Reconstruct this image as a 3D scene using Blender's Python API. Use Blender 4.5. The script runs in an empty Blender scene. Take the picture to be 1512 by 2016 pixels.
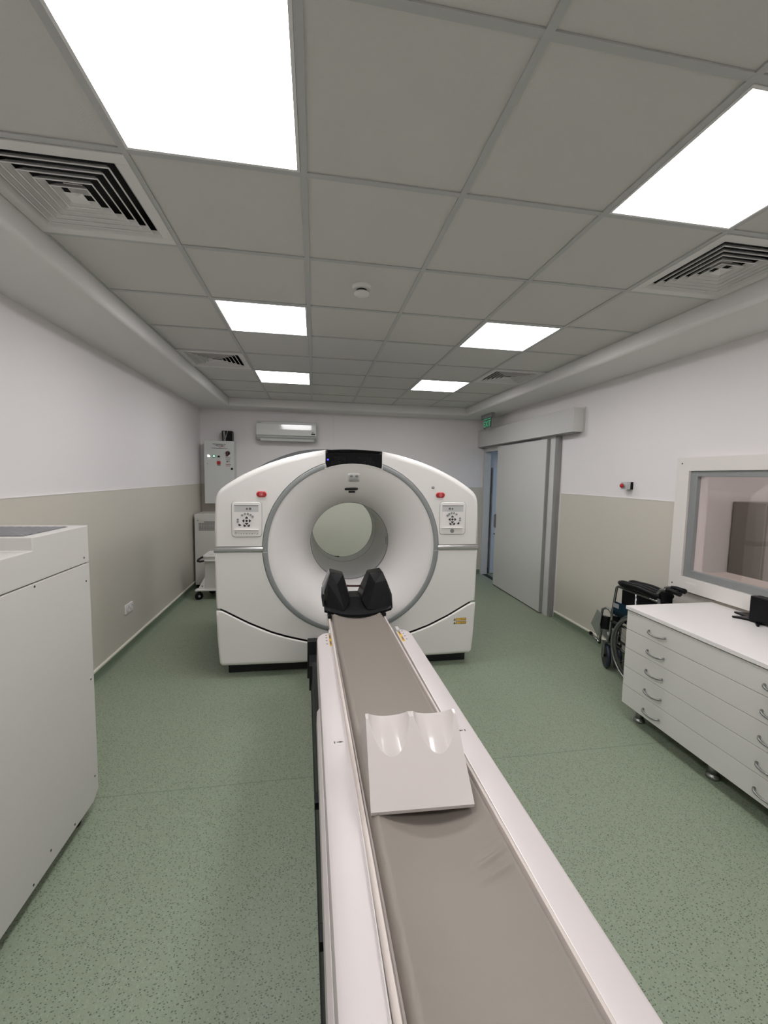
import bpy, bmesh, math, random
from math import sin, cos, pi, sqrt, atan2, hypot
from mathutils import Vector, Matrix

random.seed(4)
sc = bpy.context.scene
C = sc.collection

# ------------------------------------------------------------------ camera, world, exposure
cam_d = bpy.data.cameras.new('camera')
cam = bpy.data.objects.new('camera', cam_d)
C.objects.link(cam)
cam_d.sensor_fit = 'HORIZONTAL'
cam_d.sensor_width = 36.0
cam_d.lens = 36.0 * 824.12 / 1512.0
cam_d.clip_start = 0.02
_r = Vector((0.98651286, -0.16270948, 0.01783289))
_u = Vector((-0.00354991, 0.08765383, 0.99614467))
_f = Vector((0.1636453, 0.98277283, -0.08589403))
M = Matrix(((_r.x, _u.x, -_f.x, 0.642), (_r.y, _u.y, -_f.y, -1.6415), (_r.z, _u.z, -_f.z, 1.66), (0, 0, 0, 1)))
cam.matrix_world = M
sc.camera = cam
wd = bpy.data.worlds.new('world')
sc.world = wd
wd.use_nodes = True
wd.node_tree.nodes['Background'].inputs[0].default_value = (0.5, 0.55, 0.6, 1)
wd.node_tree.nodes['Background'].inputs[1].default_value = 0.03
sc.view_settings.view_transform = 'Standard'
sc.view_settings.look = 'None'
sc.view_settings.gamma = 1.0
sc.view_settings.use_curve_mapping = False
sc.view_settings.exposure = 1.15
PANEL = 7.0          # ceiling panel emission strength
sc.cycles.max_bounces = 12
sc.cycles.diffuse_bounces = 6
sc.cycles.use_denoising = True

# ------------------------------------------------------------------ materials
MATS = {}


def mat(name, col, rough=0.5, metal=0.0, spec=0.5, bump=0.0, bscale=200.0, coat=0.0, emit=None, estr=0.0):
    m = bpy.data.materials.new(name)
    m.use_nodes = True
    nt = m.node_tree
    p = nt.nodes['Principled BSDF']
    p.inputs['Base Color'].default_value = (*col, 1)
    p.inputs['Roughness'].default_value = rough
    p.inputs['Metallic'].default_value = metal
    p.inputs['Specular IOR Level'].default_value = spec
    p.inputs['Coat Weight'].default_value = coat
    if emit:
        p.inputs['Emission Color'].default_value = (*emit, 1)
        p.inputs['Emission Strength'].default_value = estr
    tc = nt.nodes.new('ShaderNodeTexCoord')
    nz = nt.nodes.new('ShaderNodeTexNoise')
    nz.inputs['Scale'].default_value = bscale
    nz.inputs['Detail'].default_value = 3
    nt.links.new(tc.outputs['Object'], nz.inputs['Vector'])
    if bump > 0:
        b = nt.nodes.new('ShaderNodeBump')
        b.inputs['Strength'].default_value = bump
        b.inputs['Distance'].default_value = 0.002
        nt.links.new(nz.outputs['Fac'], b.inputs['Height'])
        nt.links.new(b.outputs['Normal'], p.inputs['Normal'])
    # faint variation of the roughness so that no surface is perfectly even
    mr = nt.nodes.new('ShaderNodeMapRange')
    mr.inputs['To Min'].default_value = max(0.0, rough - 0.03)
    mr.inputs['To Max'].default_value = min(1.0, rough + 0.03)
    nt.links.new(nz.outputs['Fac'], mr.inputs['Value'])
    nt.links.new(mr.outputs['Result'], p.inputs['Roughness'])
    MATS[name] = m
    return m


WALL = mat('white_paint', (0.80, 0.765, 0.77), 0.55, bump=0.15, bscale=260)
WAINS = mat('beige_wall_sheet', (0.60, 0.565, 0.50), 0.42, bump=0.08, bscale=300)
CEILM = mat('ceiling_tile_mineral', (0.63, 0.62, 0.60), 0.9, bump=0.5, bscale=420, spec=0.2)
GRIDM = mat('ceiling_grid_paint', (0.48, 0.49, 0.49), 0.5)
SOFM = mat('soffit_paint', (0.74, 0.73, 0.72), 0.7, bump=0.1, bscale=260)
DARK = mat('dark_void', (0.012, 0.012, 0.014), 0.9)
CAP = mat('cream_cap_strip', (0.72, 0.69, 0.60), 0.4)
GWHITE = mat('scanner_white_plastic', (0.80, 0.775, 0.755), 0.28, bump=0.12, bscale=500, coat=0.15)
GBORE = mat('scanner_bore_white', (0.79, 0.76, 0.745), 0.33, bump=0.1, bscale=500)
GTUBE = mat('scanner_tube_grey', (0.50, 0.50, 0.49), 0.35)
RINGG = mat('ring_grey_paint', (0.27, 0.285, 0.285), 0.35)
SILVER = mat('brushed_silver', (0.55, 0.55, 0.55), 0.25, metal=0.9)
CHROME = mat('chrome', (0.36, 0.36, 0.36), 0.16, metal=1.0)
SATIN = mat('satin_steel', (0.30, 0.30, 0.30), 0.30, metal=0.9)
GREYP = mat('grey_plastic', (0.28, 0.28, 0.29), 0.4)
LGREY = mat('light_grey_plastic', (0.55, 0.55, 0.55), 0.4)
DGREY = mat('dark_grey_base', (0.018, 0.020, 0.021), 0.5, spec=0.3)
BLACK = mat('black_plastic', (0.004, 0.004, 0.005), 0.35, spec=0.2)
GLOSSB = mat('black_display_glass', (0.0015, 0.0015, 0.002), 0.15, spec=0.2)
LEDOFF = mat('unlit_display_segments', (0.010, 0.011, 0.011), 0.4, spec=0.2)
LEDBLUE = mat('blue_indicator', (0.02, 0.02, 0.3), 0.4, emit=(0.06, 0.06, 1.0), estr=0.8)
BVINYL = mat('black_vinyl', (0.003, 0.003, 0.0035), 0.36, spec=0.22, bump=0.2, bscale=120)
RED = mat('red_button', (0.42, 0.012, 0.02), 0.3)
PINK = mat('pale_red_ring', (0.75, 0.35, 0.35), 0.4)
YELLOW = mat('yellow_warning', (0.70, 0.42, 0.06), 0.5)
YELLOWD = mat('dark_yellow_warning', (0.32, 0.21, 0.05), 0.5)
INK = mat('printed_ink', (0.02, 0.02, 0.025), 0.6)
INKG = mat('grey_printed_ink', (0.13, 0.13, 0.13), 0.6)
INKR = mat('red_printed_ink', (0.45, 0.08, 0.07), 0.6)
INKP = mat('purple_printed_ink', (0.16, 0.05, 0.2), 0.6)
TABLEW = mat('table_white_plastic', (0.64, 0.585, 0.585), 0.36, bump=0.1, bscale=500)
CREAM = mat('cradle_cream', (0.66, 0.59, 0.55), 0.4)
BLOCKW = mat('glossy_white_foam_cover', (0.62, 0.565, 0.55), 0.24, bump=0.04, bscale=400, coat=0.4)
CABM = mat('cabinet_grey_white_paint', (0.62, 0.60, 0.575), 0.42, bump=0.3, bscale=700)
GRILLE = mat('grille_grey', (0.12, 0.115, 0.12), 0.45)
LAMW = mat('white_laminate', (0.82, 0.785, 0.775), 0.38)
LAMF = mat('drawer_front_laminate', (0.66, 0.65, 0.62), 0.42)
ELECW = mat('electrical_box_paint', (0.62, 0.635, 0.62), 0.4)
ACW = mat('air_conditioner_gloss', (0.70, 0.71, 0.69), 0.12, coat=0.4)
ACG = mat('air_conditioner_grey', (0.42, 0.43, 0.42), 0.3)
DOORM = mat('door_grey_white', (0.60, 0.60, 0.585), 0.4)
ALU = mat('door_aluminium', (0.30, 0.295, 0.285), 0.4, metal=0.3)
BLUEW = mat('pale_blue_white_laminate', (0.62, 0.68, 0.76), 0.4)
NAVY = mat('dark_teal_vinyl', (0.003, 0.022, 0.040), 0.5, spec=0.25)
TYRE = mat('dark_blue_rubber', (0.015, 0.02, 0.04), 0.5)
GTYRE = mat('grey_rubber', (0.07, 0.07, 0.068), 0.5)
PLATEG = mat('footplate_grey', (0.20, 0.215, 0.19), 0.4)
WINF = mat('window_frame_cream', (0.76, 0.72, 0.69), 0.4)
WING = mat('window_inner_grey', (0.30, 0.31, 0.31), 0.35, metal=0.2)
GREENL = mat('green_exit_light', (0.02, 0.35, 0.12), 0.4, emit=(0.15, 0.8, 0.45), estr=0.16)
LAMPW = mat('white_lamp_lens', (0.8, 0.9, 0.9), 0.3, emit=(0.9, 1.0, 0.98), estr=0.8)
LAMPG = mat('green_lamp_lens', (0.05, 0.3, 0.15), 0.3, emit=(0.15, 0.6, 0.4), estr=0.08)
SCREENW = mat('back_room_panel_grey', (0.30, 0.28, 0.26), 0.6)
FRAMEW = mat('lamp_frame_white', (0.75, 0.75, 0.75), 0.5)
DIFF = mat('lit_diffuser', (0.9, 0.9, 0.9), 0.6, emit=(1.0, 0.985, 0.985), estr=PANEL)
DIFFB = mat('added_cool_emitter', (0.9, 0.9, 0.9), 0.6, emit=(0.50, 0.70, 1.0), estr=4.5)
DIFFC = mat('added_warm_emitter', (0.9, 0.9, 0.9), 0.6, emit=(1.0, 0.93, 0.92), estr=15.0)


def floor_material():
    m = bpy.data.materials.new('green_speckled_vinyl')
    m.use_nodes = True
    nt = m.node_tree
    N, L = nt.nodes, nt.links
    p = N['Principled BSDF']
    tc = N.new('ShaderNodeTexCoord')
    # wobble the lookup so that the chips are irregular
    nz = N.new('ShaderNodeTexNoise'); nz.inputs['Scale'].default_value = 130
    L.new(tc.outputs['Object'], nz.inputs['Vector'])
    mixv = N.new('ShaderNodeVectorMath'); mixv.operation = 'MULTIPLY_ADD'
    mixv.inputs[1].default_value = (0.009, 0.009, 0.0)
    L.new(nz.outputs['Color'], mixv.inputs[0]); L.new(tc.outputs['Object'], mixv.inputs[2])

    def chips(scale, cut, size, sx, sy):
        mp = N.new('ShaderNodeMapping'); mp.inputs['Scale'].default_value = (sx, sy, 1)
        mp.inputs['Rotation'].default_value = (0, 0, sx * 1.3)
        L.new(mixv.outputs[0], mp.inputs['Vector'])
        v = N.new('ShaderNodeTexVoronoi'); v.inputs['Scale'].default_value = scale
        v.voronoi_dimensions = '2D'
        L.new(mp.outputs[0], v.inputs['Vector'])
        sep = N.new('ShaderNodeSeparateColor'); L.new(v.outputs['Color'], sep.inputs[0])
        a = N.new('ShaderNodeMath'); a.operation = 'LESS_THAN'; a.inputs[1].default_value = size
        L.new(v.outputs['Distance'], a.inputs[0])
        b = N.new('ShaderNodeMath'); b.operation = 'GREATER_THAN'; b.inputs[1].default_value = cut
        L.new(sep.outputs[0], b.inputs[0])
        c = N.new('ShaderNodeMath'); c.operation = 'MULTIPLY'
        L.new(a.outputs[0], c.inputs[0]); L.new(b.outputs[0], c.inputs[1])
        return c.outputs[0]
    d1 = chips(88, 0.62, 0.245, 1.0, 1.6)
    d2 = chips(130, 0.66, 0.26, 1.7, 1.0)
    l1 = chips(60, 0.6, 0.3, 1.3, 0.9)
    big = N.new('ShaderNodeTexNoise'); big.inputs['Scale'].default_value = 1.2
    L.new(tc.outputs['Object'], big.inputs['Vector'])
    base = N.new('ShaderNodeMixRGB'); base.inputs[1].default_value = (0.252, 0.300, 0.218, 1)
    base.inputs[2].default_value = (0.282, 0.330, 0.243, 1)
    L.new(big.outputs['Fac'], base.inputs[0])

    def over(prev, fac, col, k):
        mm = N.new('ShaderNodeMath'); mm.operation = 'MULTIPLY'; mm.inputs[1].default_value = k
        L.new(fac, mm.inputs[0])
        mx = N.new('ShaderNodeMixRGB'); mx.inputs[2].default_value = (*col, 1)
        L.new(mm.outputs[0], mx.inputs[0]); L.new(prev, mx.inputs[1])
        return mx.outputs[0]
    fine = N.new('ShaderNodeTexNoise'); fine.inputs['Scale'].default_value = 260; fine.inputs['Detail'].default_value = 3
    L.new(tc.outputs['Object'], fine.inputs['Vector'])
    fr_ = N.new('ShaderNodeMapRange'); fr_.inputs['From Min'].default_value = 0.35; fr_.inputs['From Max'].default_value = 0.65
    L.new(fine.outputs['Fac'], fr_.inputs['Value'])
    o = over(base.outputs[0], fr_.outputs[0], (0.205, 0.25, 0.175), 0.5)
    o = over(o, l1, (0.34, 0.385, 0.30), 0.28)
    o = over(o, d2, (0.15, 0.19, 0.13), 0.55)
    o = over(o, d1, (0.06, 0.08, 0.055), 0.85)
    # welded seams between the sheets, running across the room every 2 m
    sx = N.new('ShaderNodeSeparateXYZ'); L.new(tc.outputs['Object'], sx.inputs[0])
    s1 = N.new('ShaderNodeMath'); s1.operation = 'ADD'; s1.inputs[1].default_value = 0.31
    L.new(sx.outputs['Y'], s1.inputs[0])
    s2 = N.new('ShaderNodeMath'); s2.operation = 'ABSOLUTE'; L.new(s1.outputs[0], s2.inputs[0])
    s3 = N.new('ShaderNodeMath'); s3.operation = 'LESS_THAN'; s3.inputs[1].default_value = 0.0040
    L.new(s2.outputs[0], s3.inputs[0])
    o = over(o, s3.outputs[0], (0.12, 0.15, 0.11), 0.45)
    L.new(o, p.inputs['Base Color'])
    p.inputs['Roughness'].default_value = 0.42
    p.inputs['Specular IOR Level'].default_value = 0.45
    b = N.new('ShaderNodeBump'); b.inputs['Strength'].default_value = 0.12; b.inputs['Distance'].default_value = 0.002
    L.new(nz.outputs['Fac'], b.inputs['Height']); L.new(b.outputs['Normal'], p.inputs['Normal'])
    return m


FLOORM = floor_material()
COVE = mat('green_vinyl_skirting', (0.16, 0.205, 0.145), 0.45, bump=0.1)


def mattress_material():
    m = mat('taupe_mattress_vinyl', (0.255, 0.222, 0.195), 0.5, bump=0.25, bscale=900)
    return m


MATT = mattress_material()
MATTS = mat('taupe_mattress_side', (0.30, 0.265, 0.24), 0.4, bump=0.5, bscale=45)


def glass_material():
    m = bpy.data.materials.new('lead_glass')
    m.use_nodes = True
    nt = m.node_tree
    p = nt.nodes['Principled BSDF']
    p.inputs['Base Color'].default_value = (0.93, 0.90, 0.88, 1)
    p.inputs['Transmission Weight'].default_value = 1.0
    p.inputs['Roughness'].default_value = 0.0
    p.inputs['IOR'].default_value = 1.6
    return m


GLASS = glass_material()


# ------------------------------------------------------------------ mesh building helpers
class MB:
    def __init__(s):
        s.v = []; s.f = []; s.sm = []; s.mi = []; s.cur = 0

    def face(s, idx, smooth=False):
        s.f.append(tuple(idx)); s.sm.append(smooth); s.mi.append(s.cur)

    def add(s, verts, faces, smooth=False):
        o = len(s.v); s.v += [tuple(p) for p in verts]
        for f in faces: s.face([o + i for i in f], smooth)
        return s

    def box(s, x0, x1, y0, y1, z0, z1):
        x0, x1 = min(x0, x1), max(x0, x1); y0, y1 = min(y0, y1), max(y0, y1); z0, z1 = min(z0, z1), max(z0, z1)
        return s.add([(x0, y0, z0), (x1, y0, z0), (x1, y1, z0), (x0, y1, z0), (x0, y0, z1), (x1, y0, z1), (x1, y1, z1), (x0, y1, z1)],
                     [(0, 3, 2, 1), (4, 5, 6, 7), (0, 1, 5, 4), (1, 2, 6, 5), (2, 3, 7, 6), (3, 0, 4, 7)])

    def cyl(s, a, b, r, n=20, r2=None, caps=True):
        a = Vector(a); b = Vector(b); d = (b - a).normalized(); r2 = r if r2 is None else r2
        u = d.cross(Vector((0, 0, 1)) if abs(d.z) < 0.9 else Vector((1, 0, 0))).normalized(); w = d.cross(u)
        o = len(s.v)
        for c, rr in ((a, r), (b, r2)):
            for i in range(n):
                t = 2 * pi * i / n; s.v.append(tuple(c + (u * cos(t) + w * sin(t)) * rr))
        for i in range(n):
            j = (i + 1) % n; s.face((o + i, o + j, o + n + j, o + n + i), True)
        if caps:
            s.face([o + i for i in range(n)][::-1]); s.face([o + n + i for i in range(n)])
        return s

    def tube(s, pts, r, n=10, closed=False):
        P = [Vector(p) for p in pts]; k = len(P); o = len(s.v)
        prev = None
        for i in range(k):
            if closed: t = (P[(i + 1) % k] - P[i - 1]).normalized()
            else: t = (P[min(i + 1, k - 1)] - P[max(i - 1, 0)]).normalized()
            if prev is None:
                u = t.cross(Vector((0, 0, 1)) if abs(t.z) < 0.9 else Vector((1, 0, 0))).normalized()
            else:
                u = (prev - t * prev.dot(t)).normalized()
            prev = u; w = t.cross(u)
            rr = r[i] if isinstance(r, (list, tuple)) else r
            for q in range(n):
                a = 2 * pi * q / n; s.v.append(tuple(P[i] + (u * cos(a) + w * sin(a)) * rr))
        for i in range(k if closed else k - 1):
            i2 = (i + 1) % k
            for q in range(n):
                q2 = (q + 1) % n; s.face((o + i * n + q, o + i * n + q2, o + i2 * n + q2, o + i2 * n + q), True)
        if not closed:
            s.face([o + q for q in range(n)][::-1]); s.face([o + (k - 1) * n + q for q in range(n)])
        return s

    def lathe(s, prof, c, axis='z', n=48, a0=0.0, a1=2 * pi, smooth=True):
        """prof: (radius, along-axis).  Closed sweep when the angle is a full turn."""
        full = abs(a1 - a0 - 2 * pi) < 1e-6; m = n if full else n + 1; o = len(s.v)
        for (r, h) in prof:
            for i in range(m):
                t = a0 + (a1 - a0) * i / n
                if axis == 'z': s.v.append((c[0] + r * cos(t), c[1] + r * sin(t), c[2] + h))
                elif axis == 'y': s.v.append((c[0] + r * cos(t), c[1] + h, c[2] + r * sin(t)))
                else: s.v.append((c[0] + h, c[1] + r * cos(t), c[2] + r * sin(t)))
        for k in range(len(prof) - 1):
            for i in range(n):
                j = (i + 1) % m; s.face((o + k * m + i, o + k * m + j, o + (k + 1) * m + j, o + (k + 1) * m + i), smooth)
        return s

    def disc(s, c, r, axis='y', n=24):
        o = len(s.v)
        for i in range(n):
            t = 2 * pi * i / n
            if axis == 'y': s.v.append((c[0] + r * cos(t), c[1], c[2] + r * sin(t)))
            elif axis == 'z': s.v.append((c[0] + r * cos(t), c[1] + r * sin(t), c[2]))
            else: s.v.append((c[0], c[1] + r * cos(t), c[2] + r * sin(t)))
        s.face([o + i for i in range(n)]); return s

    def prism(s, poly, axis, h0, h1):
        """poly in the plane across axis: 'x' -> (y,z), 'y' -> (x,z), 'z' -> (x,y)"""
        def P(p, h): return {'x': (h, p[0], p[1]), 'y': (p[0], h, p[1]), 'z': (p[0], p[1], h)}[axis]
        n = len(poly); o = len(s.v)
        s.v += [P(p, h0) for p in poly] + [P(p, h1) for p in poly]
        s.face([o + i for i in range(n)][::-1]); s.face([o + n + i for i in range(n)])
        for i in range(n):
            j = (i + 1) % n; s.face((o + i, o + j, o + n + j, o + n + i))
        return s

    def grid(s, rows, smooth=True, closed=False):
        o = len(s.v); n = len(rows[0])
        for r in rows: s.v += [tuple(p) for p in r]
        for i in range(len(rows) - 1):
            for j in range(n if closed else n - 1):
                j2 = (j + 1) % n
                s.face((o + i * n + j, o + i * n + j2, o + (i + 1) * n + j2, o + (i + 1) * n + j), smooth)
        return s

    def hull(s, pts):
        bm = bmesh.new()
        for p in pts: bm.verts.new(p)
        bmesh.ops.convex_hull(bm, input=bm.verts)
        bmesh.ops.dissolve_limit(bm, angle_limit=0.03, verts=bm.verts, edges=bm.edges)
        bm.verts.index_update()
        vs = [v for v in bm.verts if v.link_faces]; ix = {v: i for i, v in enumerate(vs)}
        s.add([v.co[:] for v in vs], [[ix[v] for v in f.verts] for f in bm.faces]); bm.free(); return s

    def move(s, mtx):
        s.v = [tuple(mtx @ Vector(p)) for p in s.v]; return s

    def build(s, name, m, parent=None, bevel=0.0, seg=2, origin=None, normals=True):
        me = bpy.data.meshes.new(name)
        off = Vector((0, 0, 0))
        if parent is not None:
            q = parent
            while q is not None:
                off = off + q.location; q = q.parent
        elif origin is not None:
            off = Vector(origin)
        elif s.v:
            xs = [p[0] for p in s.v]; ys = [p[1] for p in s.v]; zs = [p[2] for p in s.v]
            off = Vector(((min(xs) + max(xs)) / 2, (min(ys) + max(ys)) / 2, min(zs)))
        me.from_pydata([(p[0] - off.x, p[1] - off.y, p[2] - off.z) for p in s.v], [], s.f)
        me.polygons.foreach_set('use_smooth', s.sm)
        me.polygons.foreach_set('material_index', s.mi)
        for x in (m if isinstance(m, (list, tuple)) else [m]): me.materials.append(x)
        bm = bmesh.new(); bm.from_mesh(me)
        if normals: bmesh.ops.recalc_face_normals(bm, faces=bm.faces)
        if bevel > 0:
            ed = [e for e in bm.edges if len(e.link_faces) == 2 and e.calc_face_angle(0) > 0.6]
            res = bmesh.ops.bevel(bm, geom=ed, offset=bevel, segments=seg, profile=0.6, affect='EDGES', clamp_overlap=True)
            for f in res['faces']: f.smooth = True
        bm.to_mesh(me); bm.free(); me.update()
        o = bpy.data.objects.new(name, me); C.objects.link(o)
        if parent is not None: o.parent = parent
        else: o.location = off
        return o


def tag(o, label, cat, group=None, kind=None):
    o['label'] = label; o['category'] = cat
    if group: o['group'] = group
    if kind: o['kind'] = kind
    return o


def thing(name, label, cat, loc, group=None):
    o = bpy.data.objects.new(name, None); C.objects.link(o)
    o.empty_display_size = 0.1; o.location = loc
    return tag(o, label, cat, group)


def struct(mb, name, m, bevel=0.0, seg=2):
    o = mb.build(name, m, None, bevel, seg); o['kind'] = 'structure'; return o


def copy_tree(o, loc=None, label=None, parent=None):
    c = o.copy(); C.objects.link(c); c.parent = parent
    if loc is not None: c.location = loc
    if label: c['label'] = label
    for ch in list(o.children): copy_tree(ch, None, None, c)
    return c


def rrect(x0, x1, z0, z1, r, n=5):
    pts = []
    for cx, cz, a in ((x1 - r, z1 - r, 0), (x0 + r, z1 - r, pi / 2), (x0 + r, z0 + r, pi), (x1 - r, z0 + r, 3 * pi / 2)):
        for i in range(n + 1):
            t = a + pi / 2 * i / n; pts.append((cx + r * cos(t), cz + r * sin(t)))
    return pts


def area(poly):
    return sum(poly[i][0] * poly[(i + 1) % len(poly)][1] - poly[(i + 1) % len(poly)][0] * poly[i][1] for i in range(len(poly))) / 2


def inset(poly, d):
    """move each edge i (poly[i]->poly[i+1]) inwards by d[i]"""
    n = len(poly); out = []
    for i in range(n):
        p0, p1, p2 = poly[i - 1], poly[i], poly[(i + 1) % n]
        a = (p1[0] - p0[0], p1[1] - p0[1]); b = (p2[0] - p1[0], p2[1] - p1[1])
        la, lb = hypot(*a) or 1e-9, hypot(*b) or 1e-9
        na = (-a[1] / la, a[0] / la); nb = (-b[1] / lb, b[0] / lb)
        d0, d1 = d[i - 1], d[i]
        det = na[0] * nb[1] - na[1] * nb[0]
        if abs(det) < 0.12:
            m = (d0 + d1) / 2; nn = (na[0] + nb[0], na[1] + nb[1]); l = hypot(*nn) or 1
            out.append((p1[0] + nn[0] / l * m, p1[1] + nn[1] / l * m))
        else:
            out.append((p1[0] + (d0 * nb[1] - d1 * na[1]) / det, p1[1] + (na[0] * d1 - nb[0] * d0) / det))
    return out


def plate(poly, bev, yf, yb, steps=4, axis='y', sign=1):
    """solid plate with rounded front edges. bev: radius per edge. front at yf, back at yb."""
    if area(poly) < 0:
        poly = poly[::-1]
        if not isinstance(bev, (int, float)): bev = bev[::-1]; bev = bev[1:] + bev[:1]
    n = len(poly)
    if isinstance(bev, (int, float)): bev = [bev] * n
    mb = MB(); dirn = 1 if yb > yf else -1
    loops = []
    P = {'y': lambda p, h: (p[0], h, p[1]), 'z': lambda p, h: (p[0], p[1], h), 'x': lambda p, h: (h, p[0], p[1])}[axis]
    vb = [(bev[i - 1] + bev[i]) / 2 if abs(bev[i - 1] - bev[i]) < 0.02 else min(bev[i - 1], bev[i]) for i in range(n)]
    loops.append([P(p, yb) for p in poly])
    for k in range(steps + 1):
        t = (pi / 2) * k / steps
        q = inset(poly, [b * (1 - cos(t)) for b in bev])
        loops.append([P(q[i], yf + dirn * vb[i] * (1 - sin(t))) for i in range(n)])
    o = 0
    for L in loops: mb.v += L
    for k in range(len(loops) - 1):
        for i in range(n):
            j = (i + 1) % n; mb.face((k * n + i, k * n + j, (k + 1) * n + j, (k + 1) * n + i), k > 0)
    mb.face([i for i in range(n)]); mb.face([(len(loops) - 1) * n + i for i in range(n)])
    return mb


def text_obj(s, size, loc, mat_, parent, name, spacing=1.0, rot=(pi / 2, 0, 0), align='CENTER', ext=0.0006):
    cu = bpy.data.curves.new('t', 'FONT'); cu.body = s; cu.size = size; cu.extrude = ext
    cu.align_x = align; cu.align_y = 'CENTER'; cu.space_character = spacing
    t = bpy.data.objects.new('t', cu); C.objects.link(t)
    bpy.context.view_layer.update()
    me = bpy.data.meshes.new_from_object(t.evaluated_get(bpy.context.evaluated_depsgraph_get()))
    bpy.data.objects.remove(t); bpy.data.curves.remove(cu)
    off = Vector(loc); q = parent
    while q is not None:
        off = off - q.location; q = q.parent
    me.transform(Matrix.Translation(off) @ Matrix.Rotation(rot[2], 4, 'Z') @ Matrix.Rotation(rot[0], 4, 'X'))
    me.materials.clear(); me.materials.append(mat_); me.name = name
    o = bpy.data.objects.new(name, me); C.objects.link(o); o.parent = parent
    return o


# ================================================================== THE ROOM
XL, XR, YB, YN, H = -1.07, 3.48, 5.15, -3.4, 2.74
GX0, GX1, GY1, GY0 = -0.581, 2.986, 4.751, -3.0     # tiled field
SOF = 2.625
struct(MB().box(XL - .15, XR + .10, YN - .15, YB + .15, -0.12, 0), 'floor', FLOORM)
struct(MB().box(XL - .15, XL, YN - .15, YB + .15, 0, 3.0), 'wall_left', WALL)
struct(MB().box(XL, XR, YB, YB + .15, 0, 3.0), 'wall_back', WALL)
struct(MB().box(XL, XR, YN - .15, YN, 0, 3.0), 'wall_near', WALL)
# right wall with the doorway (y 3.12..4.96, z 0..2.10) and the control-room window (y -0.9..1.12, z 0.93..1.74)
DY0, DY1, DZ = 3.20, 5.09, 2.10
WY0, WY1, WZ0, WZ1 = -0.60, 1.08, 0.95, 1.73
w = MB()
w.box(XR, XR + .10, YN - .15, WY0, 0, 3.0)
w.box(XR, XR + .10, WY0, WY1, 0, WZ0)
w.box(XR, XR + .10, WY0, WY1, WZ1, 3.0)
w.box(XR, XR + .10, WY1, DY0, 0, 3.0)
w.box(XR, XR + .10, DY0, DY1, DZ, 3.0)
w.box(XR, XR + .10, DY1, YB + .15, 0, 3.0)
struct(w, 'wall_right', WALL)

# washable beige sheet on the lower walls, 3 mm thick
RZ = 1.495
struct(MB().box(XL, XL + .004, YN, YB, 0.05, RZ), 'trim_1', WAINS)
struct(MB().box(XL + .004, XR, YB - .004, YB, 0.05, RZ), 'trim_2', WAINS)
struct(MB().box(XR - .004, XR, WY1 + .12, 2.84, 0.05, RZ).box(XR - .004, XR, YN, WY0 - .1, 0.05, RZ)
       .box(XR - .004, XR, WY0 - .1, WY1 + .12, 0.05, 0.84), 'trim_3', WAINS)
# thin white strip on the sheet's top edge, its highlight put in as colour
struct(MB().box(XL, XL + .007, YN, YB, RZ, RZ + .006), 'trim_4', LAMW)
struct(MB().box(XL, XR, YB - .007, YB, RZ, RZ + .006), 'trim_5', LAMW)
struct(MB().box(XR - .007, XR, WY1 + .12, 2.84, RZ, RZ + .006), 'trim_6', LAMW)


def skirting(side, name):
    prof = [(0.0, 0.0), (0.030, 0.0), (0.018, 0.008), (0.011, 0.025), (0.009, 0.078), (0.0, 0.078)]
    cap = [(0.0, 0.077), (0.014, 0.077), (0.014, 0.089), (0.006, 0.096), (0.0, 0.096)]
    return prof, cap


prof, cap = skirting(0, '')
struct(MB().prism([(XL + .004 + a, b) for a, b in prof], 'y', YN, YB - .004), 'baseboard_left', COVE)
struct(MB().prism([(XL + .004 + a, b) for a, b in cap], 'y', YN, YB - .004), 'trim_7', CAP)
struct(MB().prism([(YB - .004 - a, b) for a, b in prof], 'x', XL, XR), 'baseboard_back', COVE)
struct(MB().prism([(YB - .004 - a, b) for a, b in cap], 'x', XL, XR), 'trim_8', CAP)
struct(MB().prism([(XR - .004 - a, b) for a, b in prof], 'y', YN, 2.845), 'baseboard_right', COVE)
struct(MB().prism([(XR - .004 - a, b) for a, b in cap], 'y', YN, 2.845), 'trim_9', CAP)

# plasterboard soffit around the tiled field, with a rounded lower edge
def soffit_profile(inner, outer, sgn):
    p = [(outer, SOF), (inner + sgn * 0.028, SOF)]
    for i in range(1, 5):
        t = pi / 2 * i / 5
        p.append((inner + sgn * 0.028 * (1 - sin(t)), SOF + 0.028 * (1 - cos(t))))
    return p + [(inner, SOF + .028), (inner, 2.90), (outer, 2.90)]


s = MB().prism(soffit_profile(GX0, XL, -1), 'y', YN, YB)
s = struct(s, 'trim_10', SOFM)
struct(MB().prism(soffit_profile(GX1, XR, 1), 'y', YN, YB), 'trim_11', SOFM)
struct(MB().prism(soffit_profile(GY1, YB, 1), 'x', GX0, GX1), 'trim_12', SOFM)
struct(MB().prism(soffit_profile(GY0, YN, -1), 'x', GX0, GX1), 'trim_13', SOFM)
struct(MB().box(GX0, GX1, GY0, GY1, 2.93, 2.95).box(GX0, GX0 + .002, GY0, GY1, H + .02, 2.93), 'trim_23', DARK)

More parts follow.
